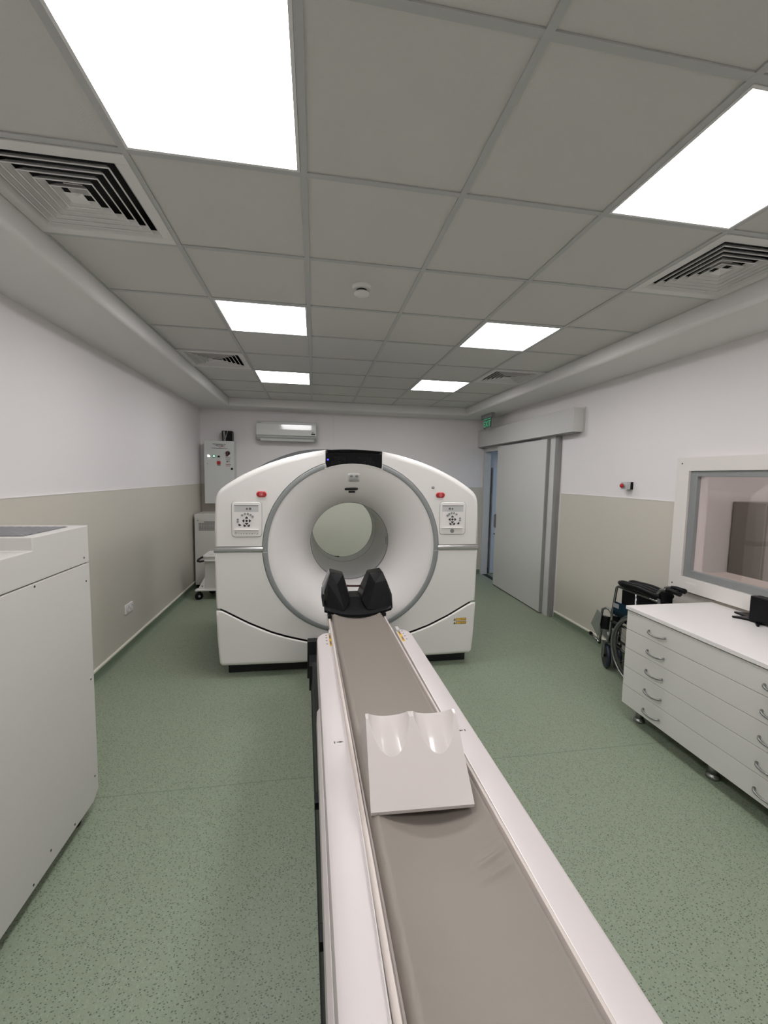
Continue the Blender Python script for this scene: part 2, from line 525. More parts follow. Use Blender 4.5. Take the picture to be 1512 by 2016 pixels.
cols = [GX0, 0.0, 0.6, 1.2, 1.8, 2.4, GX1]
rows = [-3.0 + .6 * i for i in range(13)] + [GY1]
LIGHTS = [(c, r) for r in (-2.4, -0.6, 1.2, 3.0) for c in (0.0, 1.8)]
VENTS = [(GX0 + .003, 0.0), (2.4, 0.0), (GX0 + .003, 2.4), (2.4, 2.4)]
tiles = MB(); grid = MB()
for i in range(6):
    for j in range(len(rows) - 1):
        x0, x1, y0, y1 = cols[i], cols[i + 1], rows[j], rows[j + 1]
        if any(abs(x0 - c) < .01 and abs(y0 - r) < .01 for c, r in LIGHTS + VENTS): continue
        gap = .004
        yy1 = y1 - gap
        if j == len(rows) - 2 and i >= 5: yy1 = y1 - .022
        xx1 = x1 - gap
        tiles.box(x0 + gap, xx1, y0 + gap, yy1, H + .004, H + .016)
struct(tiles, 'ceiling', CEILM)
for x in cols[1:-1]: grid.box(x - .012, x + .012, GY0, GY1, H - .002, H + .003)
for y in rows[1:-1]: grid.box(GX0, GX1, y - .012, y + .012, H - .0015, H + .003)
grid.box(GX0, GX0 + .012, GY0, GY1, H - .001, H + .003); grid.box(GX1 - .008, GX1, GY0, GY1, H + .001, H + .003)
grid.box(GX0, 1.8, GY1 - .010, GY1, H - .001, H + .003)
struct(grid, 'trim_14', GRIDM)

# ------------------------------------------------------------------ doorway surroundings
struct(MB().box(XR - .012, XR + .10, DY1 - .004, YB - .005, 0, DZ + .04), 'trim_15', DOORM)
struct(MB().box(XR - .012, XR + .10, DY0, DY1, DZ - .01, DZ + .06), 'trim_16', DOORM)
# threshold strip
struct(MB().box(XR + .02, XR + .10, DY0, DY1, 0.0, 0.004), 'trim_17', DGREY)

# corridor behind the doorway
struct(MB().box(XR + .10, 6.2, 2.2, 5.45, -0.12, 0), 'floor', FLOORM)
struct(MB().box(XR + .10, 6.2, 5.22, 5.45, 0, 2.6), 'wall_corridor_end', WALL)
struct(MB().box(6.2, 6.3, 2.2, 5.45, 0, 2.6), 'wall_corridor_right', WALL)
struct(MB().box(XR + .10, 6.2, 2.15, 2.2, 0, 2.6), 'wall_corridor_near', WALL)
struct(MB().box(XR + .10, 6.3, 2.15, 5.45, 2.42, 2.6), 'ceiling', SOFM)
struct(MB().box(XR, XR + .10, YB - .02, 5.45, 0, 2.6), 'wall_corridor_left', WALL)
struct(MB().box(XR + .10, 6.2, 5.212, 5.22, 0, 1.495), 'trim_18', WAINS)
struct(MB().box(XR + .10, 6.2, 5.20, 5.212, 0, 0.09), 'baseboard_corridor', COVE)

# control room behind the window
struct(MB().box(XR + .10, 6.2, -2.2, 2.15, -0.12, 0), 'floor', FLOORM)
struct(MB().box(XR + .10, 6.2, 2.05, 2.15, 0, 2.7), 'wall_control_back', WALL)
struct(MB().box(6.2, 6.3, -2.2, 2.15, 0, 2.7), 'wall_control_right', WALL)
struct(MB().box(XR + .10, 6.2, -2.3, -2.2, 0, 2.7), 'wall_control_near', WALL)
struct(MB().box(XR + .10, 6.3, -2.3, 2.15, 2.6, 2.7), 'ceiling', SOFM)

# ------------------------------------------------------------------ observation window
wf = MB()
FX = XR - .04
oy0, oy1, oz0, oz1 = -0.76, 1.235, 0.825, 1.84
iy0, iy1, iz0, iz1 = WY0 - .04, 1.125, 0.93, 1.74
wf.box(FX, XR + .0, iy1, oy1, oz0, oz1).box(FX, XR, oy0, iy0, oz0, oz1)
wf.box(FX, XR, iy0, iy1, iz1, oz1).box(FX, XR, oz0 * 0 + iy0, iy1, oz0, iz0)
win = struct(wf, 'window_1', WINF)
g = MB()
a0, a1, b0, b1 = iy0, iy1, iz0, iz1
c0, c1, e0, e1 = WY0 + .02, WY1 - .012, WZ0 + .036, WZ1 - .034
g.box(FX + .018, XR + .012, c1, a1, b0, b1).box(FX + .018, XR + .012, a0, c0, b0, b1)
g.box(FX + .018, XR + .012, c0, c1, e1, b1).box(FX + .018, XR + .012, c0, c1, b0, e0)
g.build('window_frame', WING, win, .003)
MB().box(XR + .013, XR + .023, c0 - .02, c1 + .01, e0 - .02, e1 + .01).build('window_pane', GLASS, win)
sc_ = MB()
for (y, z) in ((1.21, 1.795), (1.22, 0.86), (0.55, 0.86), (-.7, 1.795), (-.7, .86)):
    sc_.cyl((FX - .001, y - .02, z), (FX + .004, y - .02, z), .006, 10)
sc_.build('screw', INK, win)
MB().box(FX - .0008, FX + .001, .99, 1.08, .885, .90).build('sticker', LAMW, win)
struct(MB().box(XR - .002, XR + .0, oy0, oy1, .80, .815), 'trim_19', ALU)
MBs = MB().box(XR + .026, XR + .33, WY0, WY1, WZ0 - .01, WZ0 + .012)
struct(MBs, 'trim_20', CREAM)

# ================================================================== CEILING FITTINGS
def make_light(x, y, label):
    t = thing('ceiling_light', label, 'light', (x + .3, y + .3, H), 'square ceiling light panels')
    f = MB()
    a, b, z0, z1 = .2865, .276, H - .004, H + .02
    cx, cy = x + .3, y + .3
    f.box(cx - a, cx + a, cy + b, cy + a, z0, z1).box(cx - a, cx + a, cy - a, cy - b, z0, z1)
    f.box(cx - a, cx - b, cy - b, cy + b, z0, z1).box(cx + b, cx + a, cy - b, cy + b, z0, z1)
    f.build('lamp_frame', FRAMEW, t)
    MB().box(cx - b, cx + b, cy - b, cy + b, H - .001, H + .018).build('diffuser', DIFF, t)
    return t


L0 = make_light(0.0, -0.6, 'largest light panel, cut off by the top edge of the photo on the left')
lab = {(1.8, -0.6): 'light panel at the right edge, directly next to the near right air vent',
       (0.0, 1.2): 'middle light panel of the left row, beyond the smoke detector',
       (1.8, 1.2): 'middle light panel of the right row',
       (0.0, 3.0): 'smallest light panel of the left row, above the wall air conditioner',
       (1.8, 3.0): 'smallest light panel of the right row, nearest the back wall'}
for (c, r) in LIGHTS:
    if (c, r) == (0.0, -0.6): continue
    copy_tree(L0, (c + .3, r + .3, H), lab.get((c, r), 'light panel on the ceiling behind the viewer'))


def make_vent(cx, cy, label):
    t = thing('air_vent', label, 'vent', (cx, cy, H), 'square four-way ceiling vents')
    A, B = .284, .238
    f = MB()
    for (h0, h1, z0, z1) in ((A, B, H - .006, H + .002),):
        f.box(cx - h0, cx + h0, cy + h1, cy + h0, z0, z1).box(cx - h0, cx + h0, cy - h0, cy - h1, z0, z1)
        f.box(cx - h0, cx - h1, cy - h1, cy + h1, z0, z1).box(cx + h1, cx + h0, cy - h1, cy + h1, z0, z1)
    f.build('vent_frame', GRIDM if False else SOFM, t, .002)
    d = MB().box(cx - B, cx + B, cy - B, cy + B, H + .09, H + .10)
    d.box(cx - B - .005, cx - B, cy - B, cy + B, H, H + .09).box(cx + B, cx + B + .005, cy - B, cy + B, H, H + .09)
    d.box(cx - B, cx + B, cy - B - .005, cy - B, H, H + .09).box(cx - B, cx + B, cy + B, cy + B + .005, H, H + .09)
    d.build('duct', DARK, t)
    fs = MB(); fs.grid([[(cx + a_ * i, cy + a_ * j, z_) for i, j in ((-1, -1), (1, -1), (1, 1), (-1, 1))] for a_, z_ in ((B, H - .006), (B - .018, H + .018))], False, True)
    fs.build('inner_skirt', SOFM, t)
    for h in (.206, .171, .136, .101, .066):
        l = MB()

        def sq(a, z): return [(cx - a, cy - a, z), (cx + a, cy - a, z), (cx + a, cy + a, z), (cx - a, cy + a, z)]
        L = [sq(h - .020, H + .017), sq(h - .0045, H + .001), sq(h - .0045, H - .004), sq(h, H - .005), sq(h + .0012, H - .003), sq(h - .0185, H + .018)]
        l.grid(L, False, True); l.build('louver', SOFM, t)
    p = MB(); a = .034
    p.add([(cx - a, cy - a, H - .004), (cx + a, cy - a, H - .004), (cx + a, cy + a, H - .004), (cx - a, cy + a, H - .004), (cx, cy, H + .004)],
          [(0, 1, 4), (1, 2, 4), (2, 3, 4), (3, 0, 4)])
    p.add([(cx - a, cy - a, H + .03), (cx + a, cy - a, H + .03), (cx + a, cy + a, H + .03), (cx - a, cy + a, H + .03)], [(0, 1, 2, 3)])
    p.build('center_plate', SOFM, t)
    return t


V0 = make_vent(GX0 + .29, 0.30, 'large square air vent at the left edge beside the big light panel')
copy_tree(V0, (2.4 + .294, 0.30, H), 'large square air vent cut by the right edge of the photo')
copy_tree(V0, (GX0 + .29, 2.70, H), 'small distant air vent on the left side of the ceiling by the far left corner')
copy_tree(V0, (2.4 + .294, 2.70, H), 'small distant air vent on the right of the ceiling, before the sliding door')

t = thing('smoke_detector', 'round white smoke detector on a ceiling tile near the middle', 'detector', (.905, .86, H))
MB().lathe([(0.0, .008), (.056, .008), (.056, 0.0), (.052, -.012), (.045, -.016), (.0, -.016)], (.905, .86, H), 'z', 36).build('base', SOFM, t)
MB().lathe([(.030, -.016), (.030, -.030)], (.905, .86, H), 'z', 24).build('sensor_slot', DGREY, t)
MB().lathe([(0, -.030), (.040, -.030), (.044, -.034), (.043, -.042), (.030, -.048), (.0, -.050)], (.905, .86, H), 'z', 36).build('sensor_cap', SOFM, t)

# ================================================================== SCANNER GANTRY
GXc, GZc = 0.9575, 1.06
RX = 0.962      # ring centre
RO, RI = 0.731, 0.692
YF = 1.80
HALF = [(1.064, .105), (1.080, .3), (1.090, .6), (1.095, .85), (1.096, 1.05), (1.094, 1.25), (1.088, 1.43), (1.082, 1.47), (1.070, 1.504),
        (1.046, 1.537), (1.008, 1.568), (.95, 1.607), (.88, 1.65), (.78, 1.70), (.68, 1.745), (.56, 1.787), (.44, 1.822), (.33, 1.846), (.228, 1.861)]


def out_x(z):
    for (a, b) in zip(HALF[:9], HALF[1:9]):
        if a[1] <= z <= b[1]: return a[0] + (b[0] - a[0]) * (z - a[1]) / (b[1] - a[1])
    return HALF[0][0]


def out_z(dx):
    P = HALF[8:]
    for (a, b) in zip(P, P[1:]):
        if b[0] <= dx <= a[0]: return a[1] + (b[1] - a[1]) * (a[0] - dx) / (a[0] - b[0])
    return 1.872 - .0475 * (dx / .228) ** 2 * .23


gantry = thing('medical_scanner', 'large white ring-shaped medical scanner standing at the far end of the table', 'scanner', (GXc, 2.5, 0))


def circ(R, t): return (RX + R * cos(t), GZc + R * sin(t))


def split_z(dx):
    P = [(0, .233), (.20, .248), (.37, .276), (.53, .319), (.665, .366), (.83, .444), (.895, .480), (1.0, .540), (1.045, .566), (1.10, .570)]
    dx = abs(dx)
    for (a, b) in zip(P, P[1:]):
        if a[0] <= dx <= b[0]: return a[1] + (b[1] - a[1]) * (dx - a[0]) / (b[0] - a[0])
    return .57


G = 0.0025
for sgn in (-1, 1):
    X = lambda d: GXc + sgn * d
    # upper cover
    poly = []; bev = []
    zs = 1.078
    t0 = math.asin((zs - GZc) / (RO + .003)); t1 = math.acos((.229) / (RO + .003))
    for i in range(25):
        t = t0 + (t1 - t0) * i / 24
        tt = t if sgn > 0 else pi - t
        poly.append(circ(RO + .003, tt)); bev.append(.004)
    bev[-1] = .003
    top = [p for p in HALF if p[1] > zs]
    for k, p in enumerate(top[::-1]):
        poly.append((X(p[0]), p[1]))
        bev.append(.022 + .023 * min(1, max(0, (p[1] - 1.30) / .34)))
    poly.append((X(out_x(zs)), zs)); bev.append(.003)
    plate(poly, bev, YF, 1.90, 6).build('upper_cover', GWHITE, gantry)
    # lower cover between the silver strip and the curved joint
    poly = []; bev = []
    zl = 1.028
    t0 = math.asin((zl - GZc) / (RO + .003))
    N = 36
    for i in range(N + 1):
        t = t0 + (-pi / 2 + .003 - t0) * i / N
        tt = t if sgn > 0 else pi - t
        poly.append(circ(RO + .003, tt)); bev.append(.004)
    bev[-1] = .002
    for i in range(31):
        dx = .004 + (1.088 - .004) * i / 30
        poly.append((X(dx), split_z(dx) + .009)); bev.append(.003)
    bev[-1] = .02
    for z in (.62, .75, .85, .95, zl):
        poly.append((X(out_x(z)), z)); bev.append(.02)
    bev[-1] = .003
    plate(poly, bev, YF, 1.90, 5).build('lower_cover', GWHITE, gantry)
    # skirt
    poly = []; bev = []
    for i in range(31):
        dx = .003 + (1.086 - .003) * i / 30
        poly.append((X(dx), split_z(dx) - .005)); bev.append(.008)
    bev[-1] = .02
    for z in (.50, .35, .22, .13): poly.append((X(out_x(z)), z)); bev.append(.02)
    poly.append((X(1.045), .105)); bev.append(.03)
    poly.append((X(.5), .098)); bev.append(.03)
    poly.append((X(.003), .098)); bev.append(.002)
    plate(poly, bev, YF - .022, 1.797, 5).build('skirt_cover', GWHITE, gantry)
    # silver strip, slightly rounded bar
    x0 = RX + sgn * .727; x1 = X(1.099)
    b = MB()
    prof = [(1.90, 1.030), (YF + .004, 1.030), (YF - .006, 1.036), (YF - .010, 1.046), (YF - .010, 1.060), (YF - .006, 1.070), (YF + .004, 1.076), (1.90, 1.076)]
    b.prism(prof, 'x', x0, x1); b.build('silver_strip', SILVER, gantry, .001)
# grey trim ring, open at the top where the display sits
a = math.acos(.233 / RO)
b = MB(); n = 120
prof = [(RI, 1.86), (RI, YF), (RI + .0015, YF - .0035), (RI + .004, YF - .005), (RO - .004, YF - .005), (RO - .0015, YF - .0035), (RO, YF), (RO, 1.86)]
rows_ = [[(RX + r * cos(t), h, GZc + r * sin(t)) for (r, h) in prof] for t in [a - i * (2 * a + pi - 2 * a + (pi - 2 * a) * 0) / n for i in range(n + 1)]]
tt = [a - (a + pi + (pi - (pi - a)) - 0) * 0 for _ in range(1)]
rows_ = []
a_end = -(pi + a)          # goes clockwise from the display's right end round to its left end
for i in range(n + 1):
    t = a + (a_end - a) * i / n
    rows_.append([(RX + r * cos(t), h, GZc + r * sin(t)) for (r, h) in prof])
b.grid(rows_, True)
b.build('trim_ring', RINGG, gantry)
# joint pieces of the ring at the silver strips
for sgn in (-1, 1):
    MB().box(RX + sgn * (RI + .002), RX + sgn * (RO + .002), YF - .0065, YF + .01, 1.026, 1.031).build('ring_joint', LGREY, gantry)
# funnel cover
FP = [(.6925, 1.806), (.68, 1.806), (.655, 1.812), (.62, 1.824), (.58, 1.842), (.54, 1.866), (.50, 1.898), (.465, 1.935), (.435, 1.975),
      (.410, 2.015), (.390, 2.055), (.374, 2.095), (.362, 2.130), (.356, 2.150)]
MB().lathe(FP, (RX, 0, GZc), 'y', 128).build('funnel_cover', GBORE, gantry)
MB().lathe([(.356, 2.1505), (.3595, 2.1505), (.3595, 2.1565), (.354, 2.1565), (.354, 2.172), (.358, 2.172), (.358, 2.177), (.352, 2.177)], (RX, 0, GZc), 'y', 96).build('bore_rim', GREYP, gantry)
MB().lathe([(.352, 2.178), (.350, 2.19), (.350, 2.60), (.350, 2.93)], (RX, 0, GZc), 'y', 96).build('bore_tube', GTUBE, gantry)
MB().lathe([(.3535, 2.932), (.3535, 2.939)], (RX, 0, GZc), 'y', 96).build('bore_joint', DGREY, gantry)
MB().lathe([(.350, 2.940), (.350, 3.20), (.354, 3.23), (.366, 3.25)], (RX, 0, GZc), 'y', 96).build('bore_tube', GTUBE, gantry)
MB().lathe([(.3475, 3.195), (.3475, 3.202), (.352, 3.202)], (RX, 0, GZc), 'y', 96).build('bore_joint', DGREY, gantry)
MB().box(RX - .12, RX - .035, 3.17, 3.20, GZc - .350, GZc - .338).build('bore_stop', DGREY, gantry, .002)
MB().box(RX + .338, RX + .352, 2.20, 2.215, GZc - .04, GZc + .03).build('bore_stop', GREYP, gantry, .002)

# rear housing
def outline_pt(t, grow):
    c, s_ = cos(t), sin(t); lo, hi = 0.3, 2.0
    pts = [(-p[0], p[1]) for p in HALF] + [(-.1, 1.871), (0, 1.873), (.1, 1.871)] + [(p[0], p[1]) for p in HALF[::-1]]
    pts = [(GXc + x, z) for x, z in pts]
    best = None
    n_ = len(pts)
    for i in range(n_):
        p, q = pts[i], pts[(i + 1) % n_]
        dx, dz = q[0] - p[0], q[1] - p[1]
        det = c * (-dz) + s_ * dx
        if abs(det) < 1e-9: continue
        ex, ez = p[0] - RX, p[1] - GZc
        r = (ex * (-dz) + ez * dx) / det
        u_ = (c * ez - s_ * ex) / det
        if r > 0 and -1e-6 <= u_ <= 1 + 1e-6: best = r if best is None else min(best, r)
    return (best or 1.0) + grow


n = 160
loopA = []; loopB = []; loopC = []; loopD = []; loopE = []
for i in range(n):
    t = 2 * pi * i / n
    sh = max(0, sin(t)) ** 0.5 * (.046 * math.exp(-((t - 2.15) / .35) ** 2) + .024 * math.exp(-((t - .95) / .3) ** 2))
    r = outline_pt(t, -.012) + sh
    loopE.append((RX + .36 * cos(t), 2.16, GZc + .36 * sin(t)))
    loopA.append((RX + .72 * cos(t), 1.89, GZc + .72 * sin(t)))
    loopB.append((RX + r * cos(t), 1.89, max(.098, GZc + r * sin(t))))
    loopC.append((RX + r * cos(t), 3.20, max(.098, GZc + r * sin(t))))
    loopD.append((RX + .366 * cos(t), 3.25, GZc + .366 * sin(t)))
b = MB(); b.grid([loopA, loopB], False, True); b.grid([loopB, loopC], True, True); b.grid([loopC, loopD], False, True)
b.build('rear_housing', mat('rear_housing_grey', (.07, .072, .075), .4), gantry)
MB().box(-.06, 2.0, 1.885, 3.15, 0.0, .098).build('plinth', DGREY, gantry, .004)

# display at the top
poly = []; bev = []
xa, xb = .7275, 1.1905
for i in range(21):
    x = xa + (xb - xa) * i / 20
    poly.append((x, GZc + sqrt((RI + .002) ** 2 - (x - RX) ** 2))); bev.append(.003)
bev[-1] = .004
for i in range(21):
    x = xb - (xb - xa) * i / 20
    dx = x - GXc
    poly.append((x, 1.8715 - .0107 * (dx / .23) ** 2)); bev.append(.03)
bev[-1] = .004
disp = plate(poly, bev, YF - .004, 1.90, 6).build('display', GLOSSB, gantry)
for gx, cntr in ((.80, 4), (.995, 5)):
    b = MB()
    for row in range(2):
        for k in range(cntr + row):
            x = gx - (.02 if gx < .9 else 0) * row + k * .0235
            z = 1.800 - row * .034 - abs(x - GXc) * .03
            for (ax, az, bx, bz) in ((0, .012, .014, .012), (0, 0, .014, 0), (0, -.012, .014, -.012), (0, 0, 0, .012), (.014, 0, .014, .012), (0, -.012, 0, 0), (.014, -.012, .014, 0)):
                b.box(x + ax - .0012, x + bx + .0012, YF - .0052, YF - .0040, z + az - .0012, z + bz + .0012)
    b.build('digit_segments', LEDOFF, disp)
MB().box(.740, .754, YF - .0055, YF - .004, 1.777, 1.789).build('indicator', LEDBLUE, disp)
# thin white lip under the display
b = MB(); rows_ = []
ta = math.acos((xb + .006 - RX) / (RI)); tb = pi - math.acos((RX - xa + .006) / (RI))
for i in range(33):
    t = ta + (tb - ta) * i / 32
    rows_.append([(RX + r * cos(t), h, GZc + r * sin(t)) for (r, h) in ((RI - .0015, 1.83), (RI - .0015, YF - .006), (RI + .0025, YF - .006), (RI + .0025, 1.83))])
b.grid(rows_, False); b.build('display_lip', LAMW, gantry)
for xs_, z1 in ((xa - .0025, 1.855), (xb + .0025, 1.850)):
    zb = GZc + sqrt(RI ** 2 - (xs_ - RX) ** 2)
    MB().box(xs_ - .0018, xs_ + .0018, YF - .0055, 1.83, zb - .004, z1 - .028).build('display_lip', LAMW, gantry)


# consoles
def console(cx0, cx1, z0, z1, mirror, name_text):
    fr = plate(rrect(cx0, cx1, z0, z1, .026, 6), .006, YF - .006, YF + .01, 3).build('control_panel', GWHITE, gantry)
    mid = (cx0 + cx1) / 2
    MB().prism(rrect(cx0 - .0025, cx1 + .0025, z0 - .0025, z1 + .0025, .028, 6), 'y', YF - .0012, YF + .008).build('panel_joint', GREYP, fr)
    ix0, ix1, iz0, iz1 = cx0 + .021, cx1 - .024, z0 + .062, z1 - .024
    MB().box(ix0, ix1, YF - .0068, YF - .002, iz0, iz1).build('keypad', LAMW, fr)
    MB().box(ix0, ix1, YF - .0075, YF - .002, iz1 - .055, iz1 - .008).build('readout_strip', LGREY, fr)
    MB().box(ix0, ix1, YF - .0085, YF - .002, iz1 - .008, iz1).build('hood_edge', GREYP, fr)
    MB().box(ix0, ix1, YF - .018, YF - .002, iz0 - .007, iz0 - .001).build('ledge', LAMW, fr, .001)
    kx = ix0 + .094 if not mirror else ix1 - .094
    kz = iz0 + .068
    s_ = -1 if not mirror else 1

    def btn(x, z, r, m):
        MB().cyl((x, YF - .006, z), (x, YF - .0105, z), r, 14).build('button', m, fr)
    for ang in (150, 128, 103, 80, 57, 36, 172, 187):
        if ang >= 172: rr = .068
        else: rr = .056
        if ang == 150: continue
        t_ = math.radians(ang)
        btn(kx + (rr * cos(t_) if not mirror else -rr * cos(t_)), kz + rr * sin(t_), .0088, GREYP)
    btn(kx, kz, .009, INK)
    btn(kx + s_ * -.003, iz1 - .031, .0080, INKG); btn(kx + s_ * -.027, iz1 - .030, .0095, INKG)
    for (dx, dz, ro) in ((0, .024, 0), (0, -.024, pi), (.024, 0, -pi / 2), (-.024, 0, pi / 2), (-.016, -.040, pi * .85), (.016, -.040, -pi * .85), (-.055 if not mirror else .055, -.034, pi * .8 if not mirror else -pi * .8)):
        pl = []
        for (u_, v_) in ((-.012, -.007), (.012, -.007), (.009, .002), (0, .010), (-.009, .002)):
            pl.append((kx + dx + u_ * cos(ro) - v_ * sin(ro), kz + dz + u_ * sin(ro) + v_ * cos(ro)))
        MB().prism(pl, 'y', YF - .0100, YF - .006).build('button', INK, fr, .001)
    if name_text:
        text_obj('Discovery', .0215, (mid - .002, YF - .0066, z0 + .030), INKG, fr, 'lettering', 2.05)
    else:
        MB().lathe([(.0165, 0), (.0165, -.003), (.013, -.003), (.013, -.0015), (0, -.0015)], (mid - .002, YF - .006, z0 + .030), 'y', 28).build('emblem', INKG, fr)
        MB().lathe([(.012, 0), (.0095, 0)], (mid - .002, YF - .0082, z0 + .030), 'y', 28).build('emblem_ring', LGREY, fr)
        text_obj('GE', .013, (mid - .002, YF - .0078, z0 + .030), LGREY, fr, 'lettering', 0.85)


console(-.004, .226, 1.156, 1.436, False, True)
console(1.699, 1.929, 1.168, 1.444, True, False)
for cx, cz in ((.226, 1.498), (1.699, 1.506)):
    b = MB().prism(rrect(cx - .0415, cx + .0415, cz - .0255, cz + .0255, .0254, 8), 'y', YF - .003, YF + .005).build('emergency_stop', PINK, gantry)
    plate(rrect(cx - .037, cx + .037, cz - .021, cz + .021, .0209, 8), .006, YF - .012, YF, 3).build('push_cap', RED, b)
    MB().lathe([(.014, 0), (.0115, 0)], (cx, YF - .0126, cz), 'y', 24).build('cap_symbol', PINK, b)
    MB().prism([(cx - .007, cz + .004), (cx + .007, cz + .004), (cx, cz - .008)], 'y', YF - .0128, YF - .012).build('cap_symbol', PINK, b)
MB().lathe([(.0125, 0), (.0125, -.004), (.009, -.008), (0, -.009)], (1.633, YF, 1.570), 'y', 20).build('sensor_dot', GREYP, gantry)


# marks that follow the funnel surface at its top
def funnel(R):
    for (a_, b_) in zip(FP, FP[1:]):
        if b_[0] <= R <= a_[0]: return a_[1] + (b_[1] - a_[1]) * (a_[0] - R) / (a_[0] - b_[0])
    return FP[0][1]


def funnel_patch(poly, Rc, up, name, m, parent=gantry):
    """poly in (u along the rim, v outwards)"""
    def P(u_, v_, off):
        R = Rc + v_; t_ = pi / 2 - u_ / Rc
        y = funnel(R); e = .004
        sl = (funnel(R + e) - funnel(R - e)) / (2 * e)   # dy/dR
        nr, ny = sl, -1.0; l = hypot(nr, ny); nr, ny = nr / l, ny / l
        if nr > 0: pass
        R2 = R + nr * off; y2 = y + ny * off
        return (RX + R2 * cos(t_), y2, GZc + R2 * sin(t_))
    b = MB(); k = len(poly); o = len(b.v)
    cu = sum(p[0] for p in poly) / k; cv = sum(p[1] for p in poly) / k
    b.v += [P(u_, v_, up) for u_, v_ in poly] + [P(u_, v_, -.006) for u_, v_ in poly] + [P(cu, cv, up)]
    for i in range(k):
        j = (i + 1) % k
        b.face((i, j, 2 * k), True); b.face((i, k + i, k + j, j))
    return b.build(name, m, parent)


cm = funnel_patch(rrect(-.052, .052, -.036, .036, .02), .583, .003, 'camera_housing', GBORE)
funnel_patch(rrect(-.040, .040, -.026, .028, .014), .585, .0045, 'camera_window', LGREY, cm)
for u_ in (-.020, .022): funnel_patch(rrect(u_ - .011, u_ + .011, .002, .020, .008), .585, .0055, 'lens', GREYP, cm)
funnel_patch(rrect(-.070, .044, -.010, .010, .0099), .488, .003, 'laser_slot', INK)
funnel_patch(rrect(-.034, .022, -.009, .007, .002), .462, .003, 'laser_slot', INK)
# warning stickers on the right skirt
for k in range(2):
    z = .420 - k * .031
    st = MB().box(1.866, 1.962, YF - .0228, YF - .0218, z - .012, z + .012).build('warning_sticker', YELLOWD, gantry)
    MB().box(1.870, 1.912, YF - .0233, YF - .0225, z - .008, z + .008).build('sticker_field', YELLOW, st)
    MB().box(1.916, 1.958, YF - .0233, YF - .0225, z - .004, z + .008).build('sticker_field', YELLOW, st)
    MB().prism([(1.845, z - .012), (1.866, z - .012), (1.8555, z + .011)], 'y', YF - .0235, YF - .0215).build('warning_triangle', INK, st)
    MB().prism([(1.850, z - .009), (1.861, z - .009), (1.8555, z + .003)], 'y', YF - .024, YF - .0225).build('warning_triangle', YELLOWD, st)

# ================================================================== PATIENT TABLE
def tfm(cx, ang): return Matrix.Translation((cx, 0, 0)) @ Matrix.Rotation(ang, 4, 'Z')


TT = tfm(.9735, .0145)
TC = tfm(.9725, .0235)
TCR = tfm(.9640, .0235)
table = thing('patient_table', 'long white patient table running from the bottom edge to the scanner', 'table', (.97, -.6, 0))
TZ = .66
TY1, TY0 = .965, -2.75
r_ = .085


def top_outline(w_, y0, y1, rl):
    P = [(-w_, y0), (w_, y0)]
    for i in range(9):
        t_ = pi / 2 * i / 8; P.append((w_ - rl + rl * cos(t_), y1 - rl + rl * sin(t_)))
    for i in range(9):
        t_ = pi / 2 + pi / 2 * i / 8; P.append((-w_ + rl + rl * cos(t_), y1 - rl + rl * sin(t_)))
    return P


# table shell: U-shaped top with a channel for the cradle
sec = [(-.302, .50), (-.302, TZ - .022), (-.298, TZ - .008), (-.286, TZ), (-.206, TZ), (-.2045, TZ - .05), (.2045, TZ - .05), (.206, TZ), (.286, TZ), (.298, TZ - .008), (.302, TZ - .022), (.302, .50)]
b = MB(); rows_ = []
ys = [TY0] + [TY1 - .07 + .07 * sin(pi / 2 * i / 9) for i in range(10)]
for y in ys:
    e = max(0, (y - (TY1 - .07)) / .07); k = max(.02, sqrt(max(0, 1 - e * e)))
    rows_.append([(x if abs(x) < .21 else math.copysign(.232 + (abs(x) - .232) * k, x), y, z) for x, z in sec])
b.grid(rows_, True)
o_ = len(b.v); b.v += rows_[-1]; b.face([o_ + i for i in range(len(sec))])
o_ = len(b.v); b.v += rows_[0]; b.face([o_ + i for i in range(len(sec))])
b.v = [tuple(p) for p in b.v]
b.move(TT)
ob = b.build('table_top', TABLEW, table)
ob.data.set_sharp_from_angle(angle=math.radians(38))
# side rails hanging below the edge
for sgn in (-1, 1):
    b = MB(); b.prism([(sgn * .300, .50), (sgn * .312, .505), (sgn * .317, .53), (sgn * .315, .59), (sgn * .302, .61)], 'y', -.95, .20)
    b.move(TT).build('side_rail', TABLEW, table, .006)
# dark lift base
b = MB().box(-.318, .318, -2.4, 1.50, 0.0, .06).box(-.312, .312, -2.2, 1.35, .06, .30).box(-.27, .27, -1.9, .85, .30, .52)
b.move(TC).build('lift_base', DGREY, table, .006)
b = MB().box(.606, 1.31, 1.50, 1.70, 0.0, .20).box(.588, 1.33, 1.70, 1.774, 0.0, .312)
b.build('docking_base', DGREY, table, .005)
for y in (-.14, -.62):
    MB().box(-.330, -.312, y, y + .05, .40, .43).move(TC).build('latch', BLACK, table, .003)
# cradle
b = MB()
cs = [(-.199, .640), (-.199, .676), (-.195, .681), (-.187, .682), (-.184, .676), (-.180, .662), (-.12, .645), (0, .636), (.12, .645), (.180, .662), (.184, .676), (.187, .682), (.195, .681), (.199, .676), (.199, .640)]
rows_ = [[(x, y, z) for x, z in cs] for y in (-2.7, 1.33)]
b.grid(rows_, True)
ot = [(x, z - .022) for x, z in cs[5:10]]
lo = [(-.199, .640), (-.12, .620), (0, .612), (.12, .620), (.199, .640)]
b.grid([[(x, y, z) for x, z in lo] for y in (-2.7, 1.33)], True)
o_ = len(b.v); ring = [(x, 1.33, z) for x, z in cs] + [(x, 1.33, z) for x, z in lo[::-1][1:-1]]
b.v += ring; b.face([o_ + i for i in range(len(ring))])
ob = b.move(TCR).build('cradle', CREAM, table)
ob.data.set_sharp_from_angle(angle=math.radians(50))
